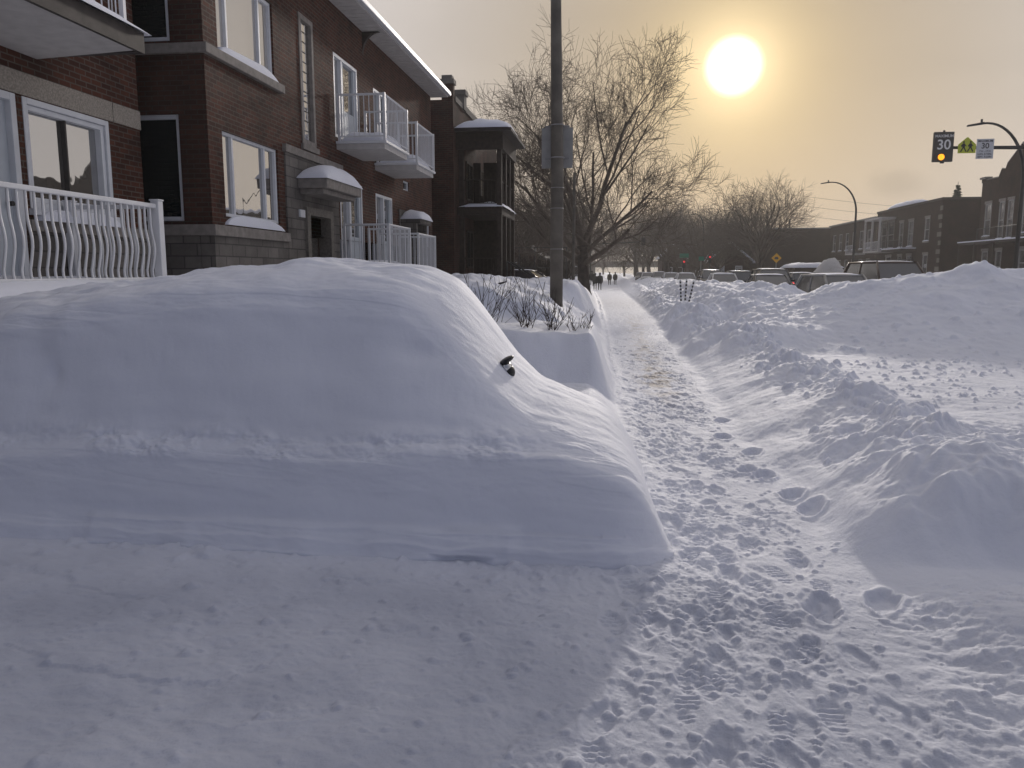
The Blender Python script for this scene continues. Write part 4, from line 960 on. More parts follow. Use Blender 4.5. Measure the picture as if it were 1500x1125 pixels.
# ------------------------------------------------------------------ vehicles
def make_car(label, paint, L=4.5, W=1.78, H=1.48, kind='sedan', frost=True, lights=False, rails=False, group='cars queued and parked along the street'):
    c = thing('parked_car', label, 'car', (0, 0, 0), group)
    pm = PAINT[paint]; hw = W/2; belt = 0.62*H if kind == 'sedan' else 0.60*H
    yF, yR = -L/2, L/2
    hood = belt*0.93
    st = [(yF, 0.80, 0.30, 0.58), (yF+0.10, 0.90, 0.24, hood*0.86), (yF+0.45, 0.98, 0.2, hood*0.95), (yF+1.15, 1.0, 0.2, belt), (0, 1.0, 0.2, belt+0.01), (yR-1.0, 1.0, 0.2, belt+0.03), (yR-0.35, 0.97, 0.22, belt+(0.0 if kind == 'sedan' else 0.03)), (yR-0.06, 0.90, 0.28, belt*0.93), (yR, 0.84, 0.36, belt*0.8)]
    rings = []
    for y, w, zb, zt in st:
        w *= hw
        half = [(0.0, zb), (w*0.82, zb), (w*0.96, zb+0.08), (w*1.0, zb+0.25*(zt-zb)), (w*1.0, zb+0.6*(zt-zb)), (w*0.965, zt-0.09), (w*0.90, zt-0.02), (w*0.6, zt+0.012), (0.0, zt+0.03)]
        ring = [(x, y, z) for x, z in half]+[(-x, y, z) for x, z in half[-2:0:-1]]
        rings.append(ring)
    b = MB(); b.loft(rings)
    if kind == 'sedan': wy0, wy1, ry0, ry1 = yF+1.12, yF+1.85, yR-1.45, yR-0.62
    else: wy0, wy1, ry0, ry1 = yF+1.05, yF+1.75, yR-0.55, yR-0.15
    tw, bw = hw*0.74, hw*0.91; zt = H-0.05; zb = belt-0.01
    ybs, yts = [wy0, wy0+0.55, (wy0+ry1)/2, ry1], [wy1, wy1+0.12, (wy1+ry0)/2+0.05, ry0]
    # pillars and roof rails are part of the painted shell
    for s in (-1, 1):
        for (y0_, y1_, r_) in ((wy0, wy1, 0.045), (ry1, ry0, 0.06), ((wy0+ry1)/2+0.1, (wy1+ry0)/2+0.1, 0.035)):
            b.tube([(s*bw, y0_, zb), (s*tw, y1_, zt)], r_, 6)
        b.tube([(s*tw, wy1, zt), (s*tw, ry0, zt)], 0.045, 6)
    body = b.build('body', pm, c, True)
    ro = []
    for i, (y, k) in enumerate(((wy1-0.04, 0.0), (wy1+0.12, 0.7), ((wy1+ry0)/2, 1.0), (ry0-0.12, 0.8), (ry0+0.04, 0.0))):
        ro.append([(tw*u, y, zt-0.005+0.05*k*(1-u*u)+0.012) for u in (-1.0, -0.8, -0.4, 0, 0.4, 0.8, 1.0)]+[(tw*u, y, zt-0.04) for u in (1.0, 0.4, -0.4, -1.0)])
    rm = MB(); rm.loft(ro); rm.build('roof', pm, c, True)
    def pane(name, q_, mat, th=0.01):
        mb = MB(); v = [Vector(p) for p in q_]; n = (v[1]-v[0]).cross(v[2]-v[0]).normalized()*th
        mb.add(v+[p-n for p in v], [(0, 1, 2, 3), (7, 6, 5, 4), (0, 4, 5, 1), (1, 5, 6, 2), (2, 6, 7, 3), (3, 7, 4, 0)]); return mb.build(name, mat, c)
    gm = 'glass_frost' if frost else 'glass_car'
    pane('windshield', [(-bw, wy0, zb), (bw, wy0, zb), (tw, wy1, zt), (-tw, wy1, zt)], gm)
    pane('rear_window', [(bw, ry1, zb), (-bw, ry1, zb), (-tw, ry0, zt), (tw, ry0, zt)], gm)
    my0, my1 = (wy0+ry1)/2+0.1, (wy1+ry0)/2+0.1
    for s in (-1, 1):
        for (a0, a1, t0, t1) in ((wy0+0.08, my0-0.03, wy1+0.04, my1-0.03), (my0+0.03, ry1-0.08, my1+0.03, ry0-0.04)):
            q_ = [(s*bw, a0, zb), (s*bw, a1, zb), (s*tw, t1, zt), (s*tw, t0, zt)]
            pane('side_window', q_ if s > 0 else q_[::-1], 'glass_car')
        mm = MB(); ell(mm, (s*(hw+0.09), wy0+0.35, belt+0.05), (0.10, 0.05, 0.07), (0, 0, 0), 10, 7); mm.build('side_mirror', 'black', c, True)
        hl = MB(); ell(hl, (s*hw*0.68, yF+0.10, hood*0.78), (0.17, 0.10, 0.08), (0, 0, 0), 10, 7); hl.build('headlight', 'lamp_glass', c, True)
        tl = MB(); ell(tl, (s*hw*0.82, yR-0.06, belt*0.86), (0.10, 0.08, 0.10 if kind == 'sedan' else 0.16), (0, 0, 0), 10, 7); tl.build('taillight', 'red' if lights else 'red_off', c, True)
        for y in (yF+0.85, yR-0.85):
            w_ = MB(); ring = [[(s*(hw-0.20+dx), y+r_*math.cos(a*math.pi/10), 0.32+r_*math.sin(a*math.pi/10)) for a in range(20)] for dx, r_ in ((0, 0.26), (0, 0.31), (0.03, 0.33), (0.18, 0.33), (0.21, 0.31), (0.21, 0.22))]
            w_.loft(ring); wo = w_.build('wheel', 'rubber', c, True)
            w2 = MB(); w2.tube([(s*(hw-0.02), y, 0.32), (s*(hw+0.013), y, 0.32)], [0.21, 0.17], 12); w2.build('rim', 'galv', wo)
    gr = MB(); gr.box(-hw*0.45, hw*0.45, yF-0.012, yF+0.06, 0.46, 0.62); gr.build('grille', 'black', c)
    if rails:
        rb = MB()
        for s in (-1, 1): rb.tube([(s*tw*0.92, wy1+0.1, zt+0.03), (s*tw*0.92, wy1+0.25, zt+0.11), (s*tw*0.92, ry0-0.25, zt+0.11), (s*tw*0.92, ry0-0.1, zt+0.03)], 0.02, 6)
        rb.build('roof_rack', 'black', c)
    v, f = snow_cap(-tw*0.93, tw*0.93, wy1+0.05, ry0-0.05, zt+0.02, 0.055 if not rails else 0.05, seed=int(L*10), nx=10, ny=14)
    np_mesh('snow_cap', v, f, 'snow', c)
    return c
def put(c, x, y, rz=0.0, z=0.22): c.location = (x, y, z); c.rotation_euler.z = R(rz); return c
c_sil = put(make_car('silver hatchback with frosted windscreen half buried behind the big snow heap', 'silver', 4.2, 1.75, 1.56, 'suv', True), 7.65, 28.4, 9, 0.12)
c_suv = put(make_car('tall silver van-like car with roof rack behind the half-buried hatchback', 'brown', 4.8, 1.92, 1.92, 'suv', True, False, True), 10.15, 31.2, 6, 0.22)
c_grey = put(make_car('grey sedan with dark windscreen facing up the street, right of the red tail lights', 'grey', 4.6, 1.8, 1.48, 'sedan', False), 7.3, 39.0, 0, 0.15)
c_dsuv = put(make_car('dark wagon close behind the grey sedan', 'dark', 4.7, 1.88, 1.72, 'suv', False), 8.75, 46, 0, 0.2)
c_red = put(make_car('dark car driving away with glowing red tail lights, beside the white car', 'dark', 4.6, 1.85, 1.62, 'suv', False, True), 9.0, 60, 180, 0.2)
c_away = put(make_car('dark hatchback with one red light seen between grey sedan and snow pile', 'grey', 4.4, 1.78, 1.5, 'suv', False, True), 11.5, 52, 180, 0.2)
c_wht = put(make_car('white car with snowy bonnet beside the striped stakes', 'white', 4.4, 1.78, 1.46, 'sedan', True), 6.9, 52, 0, 0.2)
for src, x, y, rz, lab in ((c_dsuv, 7.8, 66, 0, 'dark van behind the white car in the queue'), (c_wht, 6.3, 72, 0, 'pale car with snowy roof left of the dark van'),
                           (c_grey, 9.6, 78, 180, 'grey car at the far side of the queue near the red light'), (c_wht, 6.0, 86, 0, 'second pale car from the striped stakes in the far queue'),
                           (c_sil, 5.5, 99, 0, 'small silver car in the far queue below the traffic light'), (c_wht, 4.6, 112, 0, 'far white car near the walkers end of the queue'),
                           (c_grey, 4.2, 126, 0, 'farthest grey car at the end of the queue'), (c_red, 10.2, 92, 180, 'far dark car with red tail lights in the outer lane')):
    c = copy_tree(src); put(c, x, y, rz, 0.2); c['label'] = lab
c_drv = put(make_car('dark car in a drive behind the left snow bank, only its snowy roof showing', 'dark', 4.5, 1.8, 1.50, 'sedan', False), -4.6, 41, 78, 0.35)

# ------------------------------------------------------------------ lamps, signs and signals
def lamp(x, y, top, reach, label, z0=0.2):
    l = thing('street_lamp', label, 'street lamp', (x, y, z0), 'curved street lamps')
    m = MB(); pts = [(x, y, z0), (x, y, top-2.3)]
    for i in range(1, 13):
        a = math.pi/2*i/12; pts.append((x-reach*0.86*(1-math.cos(a)), y, top-2.3+2.3*math.sin(a)))
    pts.append((x-reach, y, top-0.02))
    rr5 = [0.10]+[0.075]+[0.075-0.035*i/13 for i in range(1, 14)]
    m.tube(pts, rr5[:len(pts)], 10); m.build('lamp_post', 'steel_dark', l, True)
    h = MB(); h.add([(x-reach+0.15, y-0.07, top-0.05), (x-reach+0.15, y+0.07, top-0.05), (x-reach-0.5, y+0.10, top-0.13), (x-reach-0.5, y-0.10, top-0.13), (x-reach+0.15, y-0.05, top+0.05), (x-reach+0.15, y+0.05, top+0.05), (x-reach-0.5, y+0.06, top-0.06), (x-reach-0.5, y-0.06, top-0.06)],
                    [(0, 1, 2, 3), (7, 6, 5, 4), (0, 4, 5, 1), (1, 5, 6, 2), (2, 6, 7, 3), (3, 7, 4, 0)]); h.build('lamp_head', 'steel_dark', l, bevel=0.02)
    MB().tube([(x-reach+0.05, y, top+0.04), (x-reach+0.05, y, top+0.16)], 0.045, 8).build('photocell', 'steel_dark', l)
    return l
lamp(16.8, 36.0, 7.85, 1.85, 'curved street lamp beside the school-zone signs, at the right edge')
lamp(18.2, 64, 8.5, 2.2, 'curved street lamp standing before the far row houses')
lamp(11.2, 104, 9.0, 1.2, 'small distant curved street lamp among the bare trees')

def text_mesh(body, size, place, mat, name, parent, ext=0.004):
    cu = bpy.data.curves.new('lettering', 'FONT'); cu.body = body; cu.size = size; cu.align_x = 'CENTER'; cu.align_y = 'CENTER'; cu.extrude = ext; cu.offset = size*0.012
    t = bpy.data.objects.new('lettering', cu); COL.objects.link(t); bpy.context.view_layer.update()
    me = bpy.data.meshes.new_from_object(t.evaluated_get(bpy.context.evaluated_depsgraph_get()))
    bpy.data.objects.remove(t); bpy.data.curves.remove(cu)
    off = wloc(parent)
    for v in me.vertices: v.co = Vector(place(v.co.x, v.co.y, v.co.z))-off
    return finish(me, name, mat, parent)
SY = 31.0
mast = thing('sign_gantry', 'dark steel mast arm reaching over the street and holding three signs', 'mast arm', (17.3, SY, 0.2))
MB().tube([(17.3, SY, 0.0), (17.3, SY, 6.9)], [0.14, 0.11], 12).build('mast_post', 'steel_dark', mast, True)
MB().tube([(17.3, SY, 6.1), (14.6, SY, 6.13), (11.75, SY, 6.18)], [0.085, 0.07, 0.05], 10).build('mast_arm', 'steel_dark', mast, True)
yS = SY-0.16
# flashing dark board
bo = thing('speed_sign', 'dark flashing board reading MAXIMUM 30 with lit amber lamp', 'road sign', (11.6, yS, 6.2))
cxb, czb = 11.62, 6.18
def pl_(cx, cz, dy): return lambda u, v, d: (cx+u, yS-dy-d, cz+v)
m = MB(); m.prism([(-0.335, -0.52), (0.335, -0.52), (0.335, 0.52), (-0.335, 0.52)], pl_(cxb, czb, 0), -0.08, 0.05); m.build('board', 'board', bo, bevel=0.01)
m = MB(); m.box(cxb-0.06, cxb+0.06, yS-0.03, yS+0.05, czb-0.57, czb-0.52); m.box(cxb-0.03, cxb+0.03, yS-0.02, yS+0.03, czb+0.52, czb+0.58); m.build('bracket', 'steel_dark', bo)
text_mesh('MAXIMUM', 0.135, pl_(cxb, czb+0.37, 0.055), 'sign_letters', 'lettering', bo)
text_mesh('30', 0.48, pl_(cxb, czb+0.06, 0.055), 'sign_letters', 'numerals', bo)
m = MB(); m.tube([(cxb-0.07, yS-0.05, czb-0.36), (cxb-0.07, yS-0.10, czb-0.36)], [0.115, 0.105], 20); m.build('amber_lamp', 'amber', bo)
m = MB(); m.tube([(cxb-0.07, yS-0.051, czb-0.36), (cxb-0.07, yS-0.075, czb-0.36)], 0.125, 20); m.build('lamp_bezel', 'black', bo)
# school pentagon with two walking children
pe = thing('school_sign', 'yellow-green pentagon sign with two walking children', 'road sign', (12.42, yS, 6.2))
cxp, czp = 12.42, 6.20
m = MB(); m.prism([(-0.30, -0.25), (0.30, -0.25), (0.30, 0.05), (0.02, 0.30), (-0.02, 0.30), (-0.30, 0.05)], pl_(cxp, czp, 0.0), 0, 0.01); m.build('sign_plate', 'sign_lime', pe)
def child(ox, name):
    m = MB(); f = pl_(cxp+ox, czp, 0.0115)
    m.prism([(0.032*math.cos(a*math.pi/7), 0.135+0.032*math.sin(a*math.pi/7)) for a in range(14)], f, 0, 0.004)
    m.prism([(-0.04, 0.09), (0.035, 0.095), (0.05, 0.0), (0.04, -0.06), (-0.04, -0.06), (-0.05, 0.02)], f, 0.0005, 0.0045)
    m.prism([(-0.035, -0.055), (0.01, -0.055), (-0.07, -0.20), (-0.12, -0.205)], f, 0.001, 0.005)
    m.prism([(-0.01, -0.055), (0.04, -0.055), (0.11, -0.19), (0.075, -0.205)], f, 0.0015, 0.0055)
    m.prism([(0.03, 0.08), (0.10, -0.005), (0.085, -0.02), (0.02, 0.04)], f, 0.002, 0.006)
    m.prism([(-0.035, 0.08), (-0.09, 0.01), (-0.075, -0.03), (-0.06, -0.03), (-0.02, 0.04)], f, 0.0025, 0.0065)
    return m.build(name, 'sign_black', pe)
child(-0.115, 'walking_figure'); child(0.115, 'walking_figure')
# white regulatory plate
ws = thing('speed_sign', 'white plate reading MAXIMUM 30 with black lettering, right of the pentagon', 'road sign', (13.03, yS, 6.1))
cxw, czw = 13.03, 6.09
m = MB(); m.prism([(-0.29, -0.345), (0.29, -0.345), (0.29, 0.345), (-0.29, 0.345)], pl_(cxw, czw, 0.0), 0, 0.01); m.build('sign_plate', 'sign_white', ws)
text_mesh('MAXIMUM', 0.105, pl_(cxw, czw+0.265, 0.0115), 'sign_black', 'lettering', ws)
text_mesh('30', 0.27, pl_(cxw, czw+0.095, 0.0115), 'sign_black', 'numerals', ws)
for k_, tx in enumerate(('7 H - 17 H', 'LUN. À VEN.', 'SEPT. À JUIN')): text_mesh(tx, 0.085, pl_(cxw, czw-0.085-0.098*k_, 0.0115), 'sign_black', 'lettering', ws)
# distant diamond warning sign
dm = thing('warning_sign', 'small yellow diamond warning sign on a post before the flat brown building', 'road sign', (15.6, 80, 0.3))
MB().tube([(15.6, 80, 0.3), (15.6, 80, 3.4)], 0.05, 8).build('sign_post', 'galv', dm)
m = MB(); m.prism([(0, -0.48), (0.48, 0), (0, 0.48), (-0.48, 0)], lambda u, v, d: (15.6+u, 79.94-d, 3.06+v), 0, 0.015); m.build('sign_plate', 'sign_yellow', dm)
m = MB(); m.prism([(-0.16, -0.12), (0.16, -0.12), (0.2, 0.0), (0.1, 0.12), (-0.1, 0.12), (-0.2, 0.0)], lambda u, v, d: (15.6+u, 79.922-d, 3.06+v), 0, 0.004); m.build('sign_symbol', 'sign_black', dm)
# hanging signal on its arm
ts = thing('traffic_light', 'dark traffic light hanging at the end of an arm over the far street', 'traffic light', (-3.0, 100, 0.3))
MB().tube([(-3.0, 100, 0.2), (-3.0, 100, 5.6)], [0.12, 0.09], 8).build('signal_post', 'steel_dark', ts)
MB().tube([(-3.0, 100, 5.15), (3.3, 100, 5.42)], [0.08, 0.05], 8).build('signal_arm', 'steel_dark', ts)
MB().box(3.25, 3.75, 99.85, 100.15, 4.95, 5.95).build('signal_head', 'black', ts, bevel=0.04)
def signal(x, y, z, label, board):
    t = thing('traffic_light', label, 'traffic light', (x, y, 0.2))
    MB().tube([(x, y, 0.2), (x, y, z+0.9)], 0.07, 8).build('signal_post', 'steel_dark', t)
    MB().box(x-0.2, x+0.2, y-0.3, y-0.08, z-0.75, z+0.3).build('signal_head', 'black', t, bevel=0.03)
    MB().tube([(x, y-0.30, z), (x, y-0.36, z)], 0.12, 12).build('red_lamp', 'red', t)
    if board: MB().box(x-0.55, x+0.55, y-0.1, y-0.06, z+0.5, z+1.0).build('street_name_sign', 'sign_green', t)
    return t
signal(8.4, 99, 2.95, 'red traffic light on a post with green street sign above', True)
signal(11.7, 101, 3.55, 'red traffic light right of the one with the green sign', False)
gs = thing('street_name_sign', 'small green street sign on a post between the two red lights', 'road sign', (10.6, 100.5, 0.2))
MB().tube([(10.6, 100.5, 0.2), (10.6, 100.5, 3.6)], 0.05, 8).build('sign_post', 'galv', gs); MB().box(10.3, 10.95, 100.38, 100.42, 3.1, 3.6).build('sign_plate', 'sign_green', gs)

# striped delineator stakes in the bank
for (x, y, lean, lab) in ((2.50, 30, -0.06, 'leftmost of the three striped stakes in the snow bank'), (2.63, 30.1, 0.05, 'middle striped stake in the snow bank'), (2.72, 29.9, 0.20, 'rightmost of the three striped stakes, leaning most')):
    z0 = min(ground_z(x, y)-0.05, 0.9); n_s = int(math.ceil((1.42-z0)/0.065))
    s = thing('marker_stake', lab, 'stake', (x, y, z0), 'striped stakes in the snow bank')
    for k_ in range(n_s):
        p0 = Vector((x, y, z0))+Vector((lean*k_*0.065, 0, k_*0.065)); p1 = p0+Vector((lean*0.065, 0, 0.065))
        MB().tube([p0, p1], 0.034, 8).build('stripe', 'black' if k_ % 2 == 0 else 'white', s)

# ------------------------------------------------------------------ people walking on the path
def person(x, y, h, coat, label, rz=0.0, step=0.16, arm=0.15, bag=False):
    z0 = ground_z(x, y)
    p = thing('person', label, 'person', (0, 0, 0), 'people walking on the path')
    V_ = []; E_ = []; Rd = []
    def v(co, r_): V_.append(co); Rd.append(r_); return len(V_)-1
    def chain(pts, start=None):
        prev = start; ids = []
        for co, r_ in pts:
            i = v(co, r_); ids.append(i)
            if prev is not None: E_.append((prev, i))
            prev = i
        return ids
    pel = chain([((0, 0, 0.93), 0.135)])[0]
    sp = chain([((0, 0.01, 1.10), 0.13), ((0, 0.0, 1.30), 0.15), ((0, 0, 1.42), 0.10), ((0, -0.01, 1.50), 0.06), ((0, -0.015, 1.58), 0.085), ((0, -0.01, 1.68), 0.085)], pel)
    for s in (-1, 1):
        f = s*step
        chain([((s*0.10, 0.01, 0.88), 0.095), ((s*0.11, f*0.6, 0.50), 0.065), ((s*0.11, f*1.1+0.06, 0.10), 0.045), ((s*0.115, f*1.1-0.10, 0.04), 0.04)], pel)
        hand = chain([((s*0.19, 0, 1.38), 0.07), ((s*0.25, -f*arm, 1.12), 0.055), ((s*0.26, -f*arm*2-0.08, 0.88), 0.04), ((s*0.26, -f*arm*2-0.10, 0.79), 0.035)], sp[1])
        for q_ in range(4): chain([((s*0.262+0.0, -f*arm*2-0.12+0.02*q_, 0.72-0.004*q_), 0.009)], hand[-1])
        chain([((s*0.235, -f*arm*2-0.14, 0.76), 0.009)], hand[-1])
    me = bpy.data.meshes.new('body'); me.from_pydata(V_, E_, []); o = finish(me, 'body', 'trousers', p)
    sk = o.modifiers.new('skin', 'SKIN')
    for i, sv in enumerate(me.skin_vertices[0].data): sv.radius = (Rd[i], Rd[i]); sv.use_root = (i == 0)
    sd_ = o.modifiers.new('sub', 'SUBSURF'); sd_.levels = 1; sd_.render_levels = 1
    cm = MB(); rings = []
    for zc_, wx, wy in ((0.66, 0.215, 0.17), (0.8, 0.225, 0.175), (1.0, 0.215, 0.165), (1.2, 0.225, 0.165), (1.36, 0.225, 0.15), (1.44, 0.15, 0.12), (1.49, 0.085, 0.085)):
        rings.append([(wx*math.cos(a*math.pi/8), wy*math.sin(a*math.pi/8), zc_) for a in range(16)])
    cm.loft(rings)
    for s in (-1, 1):
        f = s*step; cm.tube([(s*0.19, 0, 1.40), (s*0.255, -f*arm, 1.12), (s*0.265, -f*arm*2-0.08, 0.86)], [0.085, 0.07, 0.06], 10)
    cm.build('coat', coat, p, True)
    hm = MB(); ell(hm, (0, 0.0, 1.645), (0.115, 0.125, 0.135), (0, 0, 0), 12, 9); hm.build('hood', coat, p, True)
    if bag:
        bg = MB(); ell(bg, (0, -0.20, 1.22), (0.16, 0.10, 0.24), (0, 0, 0), 10, 8); bg.build('backpack', 'black', p, True)
    p.location = (x, y, z0); s_ = h/1.76; p.scale = (s_, s_, s_); p.rotation_euler.z = rz
    return p
person(-1.36, 76, 1.66, 'coat_dark', 'person in long dark coat walking side by side, on the right', math.pi, 0.17)
person(-1.82, 76.5, 1.6, 'coat_dark', 'person in dark hooded coat walking on the left of the nearest pair', math.pi, -0.14, bag=True)
person(-2.25, 81, 1.6, 'coat_dark', 'person in dark coat just behind the pair, beside the trunk', math.pi, 0.12)
person(-0.62, 105, 1.72, 'coat_brown', 'person in brown coat farther along the path', 0.0, 0.15)
person(0.12, 107, 1.70, 'coat_dark', 'farthest walker in dark coat on the path', math.pi, -0.15)

# ------------------------------------------------------------------ far side row houses
XR = 30.0
Q = Plane('x', XR, -1)
def sash(parent, pl, u0, u1, z0, z1, trim=True):
    f = frame_mb(pl, u0, u1, z0, z1, -0.1, 0.01, 0.09, (), ((z0+z1)/2,)).build('window', 'vinyl_far', parent)
    g = MB(); pl.box(g, u0+0.07, u1-0.07, -0.08, -0.06, z0+0.07, z1-0.07); g.build('pane', 'glass_far', f)
    s = MB(); pl.box(s, u0-0.12, u1+0.12, 0.0, 0.12, z0-0.16, z0-0.004); s.build('sill', 'concrete', f)
    k = pl.p(u0, 0.0, 0)[0]; v, q_ = snow_cap(k-0.14, k+0.02, u0-0.1, u1+0.1, z0-0.004, 0.10, seed=int(u0*3), nx=6, ny=8); np_mesh('snow_cap', v, q_, 'snow', f)
    if trim:
        t = MB(); pl.box(t, u0-0.1, u1+0.1, 0.0, 0.05, z1+0.002, z1+0.22); t.build('lintel', 'concrete', f)
    return f
# gabled parapet house at the right edge
r1 = thing('row_house', 'brick house with stepped gable parapet at the right edge', 'house', (XR, 58, 0))
h1 = [(62.2, 63.3, 4.6, 7.2), (60.0, 60.9, 4.3, 7.2), (58.6, 59.5, 4.3, 7.2), (62.2, 63.3, 1.4, 3.4), (59.9, 60.9, 0.9, 3.4), (56.0, 57.2, 4.6, 7.2), (56.0, 57.2, 1.4, 3.4)]
w1 = wall(Q, 52, 64.2, 0.2, 9.0, h1, 0.12); w1.add([(XR, 64.2, 0.2), (XR+14, 64.2, 0.2), (XR+14, 64.2, 9.0), (XR, 64.2, 9.0)], [(0, 1, 2, 3)]); w1.add([(XR, 52, 0.2), (XR+14, 52, 0.2), (XR+14, 52, 9.0), (XR, 52, 9.0)], [(0, 1, 2, 3)])
w1.add([(XR, 52, 9.0), (XR+14, 52, 9.0), (XR+14, 64.2, 9.0), (XR, 64.2, 9.0)], [(0, 1, 2, 3)]); w1.build('wall', 'brick_far', r1)
g1 = MB(); g1.prism([(64.3, 8.98), (64.3, 9.25), (63.5, 9.25), (63.5, 9.12), (61.4, 9.12), (61.0, 9.7), (60.4, 9.7), (60.2, 10.0), (58.1, 11.2), (56.0, 10.0), (55.8, 9.7), (55.2, 9.7), (54.8, 9.12), (52.5, 9.12), (52.5, 8.98)], lambda u, v, d: (XR-0.03+d, u, v), 0, 0.4); g1.build('gable_parapet', 'brick_far', r1)
g1 = MB(); g1.box(XR-0.16, XR+0.4, 63.4, 64.4, 9.26, 9.42); g1.box(XR-0.08, XR+0.42, 61.5, 63.38, 9.125, 9.20)
for (a, b) in (((61.4, 9.2), (61.0, 9.75)), ((60.2, 10.05), (58.1, 11.25)), ((58.1, 11.25), (56.0, 10.05))): g1.tube([(XR+0.1, a[0], a[1]), (XR+0.1, b[0], b[1])], 0.14, 6)
g1.build('coping', 'concrete', r1)
for h_ in h1: sash(r1, Q, *h_)
g1 = MB(); Q.box(g1, 52.2, 64.1, 0.0, 1.6, 3.95, 4.10); bo1 = g1.build('balcony', 'wood_dark', r1)
g1 = MB(); Q.box(g1, 52.2, 64.1, -0.0, 1.65, 4.102, 4.19); g1.build('snow_cap', 'snow', bo1)
g1 = MB()
for y in (64.0, 61.2, 58.0): g1.box(XR-1.55, XR-1.45, y-0.06, y+0.06, 0.3, 3.95)
g1.build('porch_post', 'wood_dark', bo1)
picket_rail(bo1, [(XR-1.5, 52.4), (XR-1.5, 60.9)], 4.19, 0.9, 0.2, 'steel_dark')
# middle house with quoined corner
r2 = thing('row_house', 'brown brick house with pale quoins and balconies, left of the gabled house', 'house', (XR, 80, 0))
h2s = [(74.4, 75.6, 4.7, 6.9), (78.6, 80.0, 4.3, 6.9), (81.4, 82.6, 4.3, 6.9), (84.2, 86.2, 4.3, 7.2), (86.6, 88.3, 4.3, 7.2), (74.4, 75.6, 1.2, 3.4), (78.6, 80, 0.9, 3.4), (81.4, 82.6, 0.9, 3.4), (84.6, 86.4, 0.9, 3.4)]
w2 = wall(Q, 71.6, 90, 0.2, 8.35, h2s, 0.12); w2.add([(XR, 71.6, 0.2), (XR+14, 71.6, 0.2), (XR+14, 71.6, 8.35), (XR, 71.6, 8.35)], [(0, 1, 2, 3)]); w2.add([(XR, 71.6, 8.35), (XR+14, 71.6, 8.35), (XR+14, 90, 8.35), (XR, 90, 8.35)], [(0, 1, 2, 3)]); w2.build('wall', 'brick_far', r2)
cq = MB(); cq.box(XR-0.12, XR+14, 71.5, 90, 8.352, 8.55); cq.build('cornice', 'fascia_dark', r2)
cq = MB(); 
for k_ in range(9): cq.box(XR-0.035, XR+0.02, 71.57, 72.1+0.35*(k_ % 2), 1.0+0.8*k_, 1.42+0.8*k_)
cq.build('quoin', 'granite', r2)
for h_ in h2s: sash(r2, Q, *h_)
v, q_ = snow_cap(XR-0.3, XR+1.0, 77, 86, 8.55, 0.45, seed=51, nx=10, ny=24); np_mesh('snow_cap', v, q_, 'snow', r2)
bq = MB(); Q.box(bq, 77.5, 83.2, 0, 1.5, 3.85, 4.05); b2 = bq.build('balcony', 'wood_dark', r2); picket_rail(b2, [(XR-1.45, 77.6), (XR-1.45, 83.1)], 4.05, 0.9, 0.2, 'steel_dark')
bq = MB(); Q.box(bq, 77.5, 83.2, 0.0, 1.55, 4.052, 4.16); bq.build('snow_cap', 'snow', b2)
bq = MB(); Q.box(bq, 83.8, 89, 0, 1.7, 3.85, 4.05); Q.box(bq, 83.8, 89, 0, 1.7, 7.4, 7.6)
for y in (83.9, 86.4, 88.9): bq.box(XR-1.68, XR-1.5, y-0.09, y+0.09, 4.05, 7.4)
b3 = bq.build('balcony', 'soffit', r2); picket_rail(b3, [(XR-1.6, 83.9), (XR-1.6, 88.9)], 4.05, 0.95, 0.16, 'white')
ch = MB(); ch.box(XR+11.2, XR+11.9, 73, 73.7, 8.55, 9.3); ch.build('chimney', 'brick_far', r2)
# third house and the plain end wall
r3_ = thing('row_house', 'long brown brick row house with pale balcony doors behind the street lamp', 'house', (XR, 100, 0))
h3 = [(92+3.0*i, 93.3+3.0*i, z, z+2.2) for i in range(6) for z in (1.1, 4.5)]
w3 = wall(Q, 90.05, 110, 0.2, 7.9, h3, 0.12); w3.add([(XR, 90.05, 7.9), (XR+14, 90.05, 7.9), (XR+14, 110, 7.9), (XR, 110, 7.9)], [(0, 1, 2, 3)]); w3.build('wall', 'brick_far', r3_)
for h_ in h3: sash(r3_, Q, *h_, trim=False)
c3 = MB(); c3.box(XR-0.25, XR+3, 90.05, 110, 7.902, 8.08); c3.build('cornice', 'galv', r3_)
b5 = MB(); Q.box(b5, 93.8, 97.2, 0, 1.4, 3.8, 4.0); b4 = b5.build('balcony', 'soffit', r3_); picket_rail(b4, [(XR-1.35, 93.9), (XR-1.35, 97.1)], 4.0, 0.9, 0.2, 'white')
r4_ = thing('flat_roof_building', 'plain flat-roofed brown brick building end facing down the street', 'building', (25.7, 112, 0))
w4 = wall(Plane('y', 110.2, -1), 21.4, XR+5, 0.2, 7.75, [], 0.1); w4.add([(21.4, 110.2, 0.2), (21.4, 135, 0.2), (21.4, 135, 7.75), (21.4, 110.2, 7.75)], [(0, 1, 2, 3)]); w4.add([(21.4, 110.2, 7.75), (XR-0.05, 110.2, 7.75), (XR-0.05, 135, 7.75), (21.4, 135, 7.75)], [(0, 1, 2, 3)]); w4.build('wall', 'brick_far', r4_)
c4 = MB(); c4.box(21.3, XR+5, 110.1, 110.3, 7.752, 7.92); c4.build('coping', 'galv', r4_)
c4 = MB(); c4.box(24.6, 24.8, 111, 111.2, 7.76, 9.2); c4.build('vent_pipe', 'steel_dark', r4_)
ga = thing('garage', 'low building with long snow-covered roof below the flat brown building', 'building', (22.5, 90, 0))
g_ = MB(); g_.box(19.9, 24.5, 92, 98, 0.2, 2.2); g_.build('wall', 'brick_far', ga)
v, q_ = snow_cap(19.6, 25.2, 91.6, 98.4, 2.2, 0.55, seed=61); np_mesh('snow_cap', v, q_, 'snow', ga)
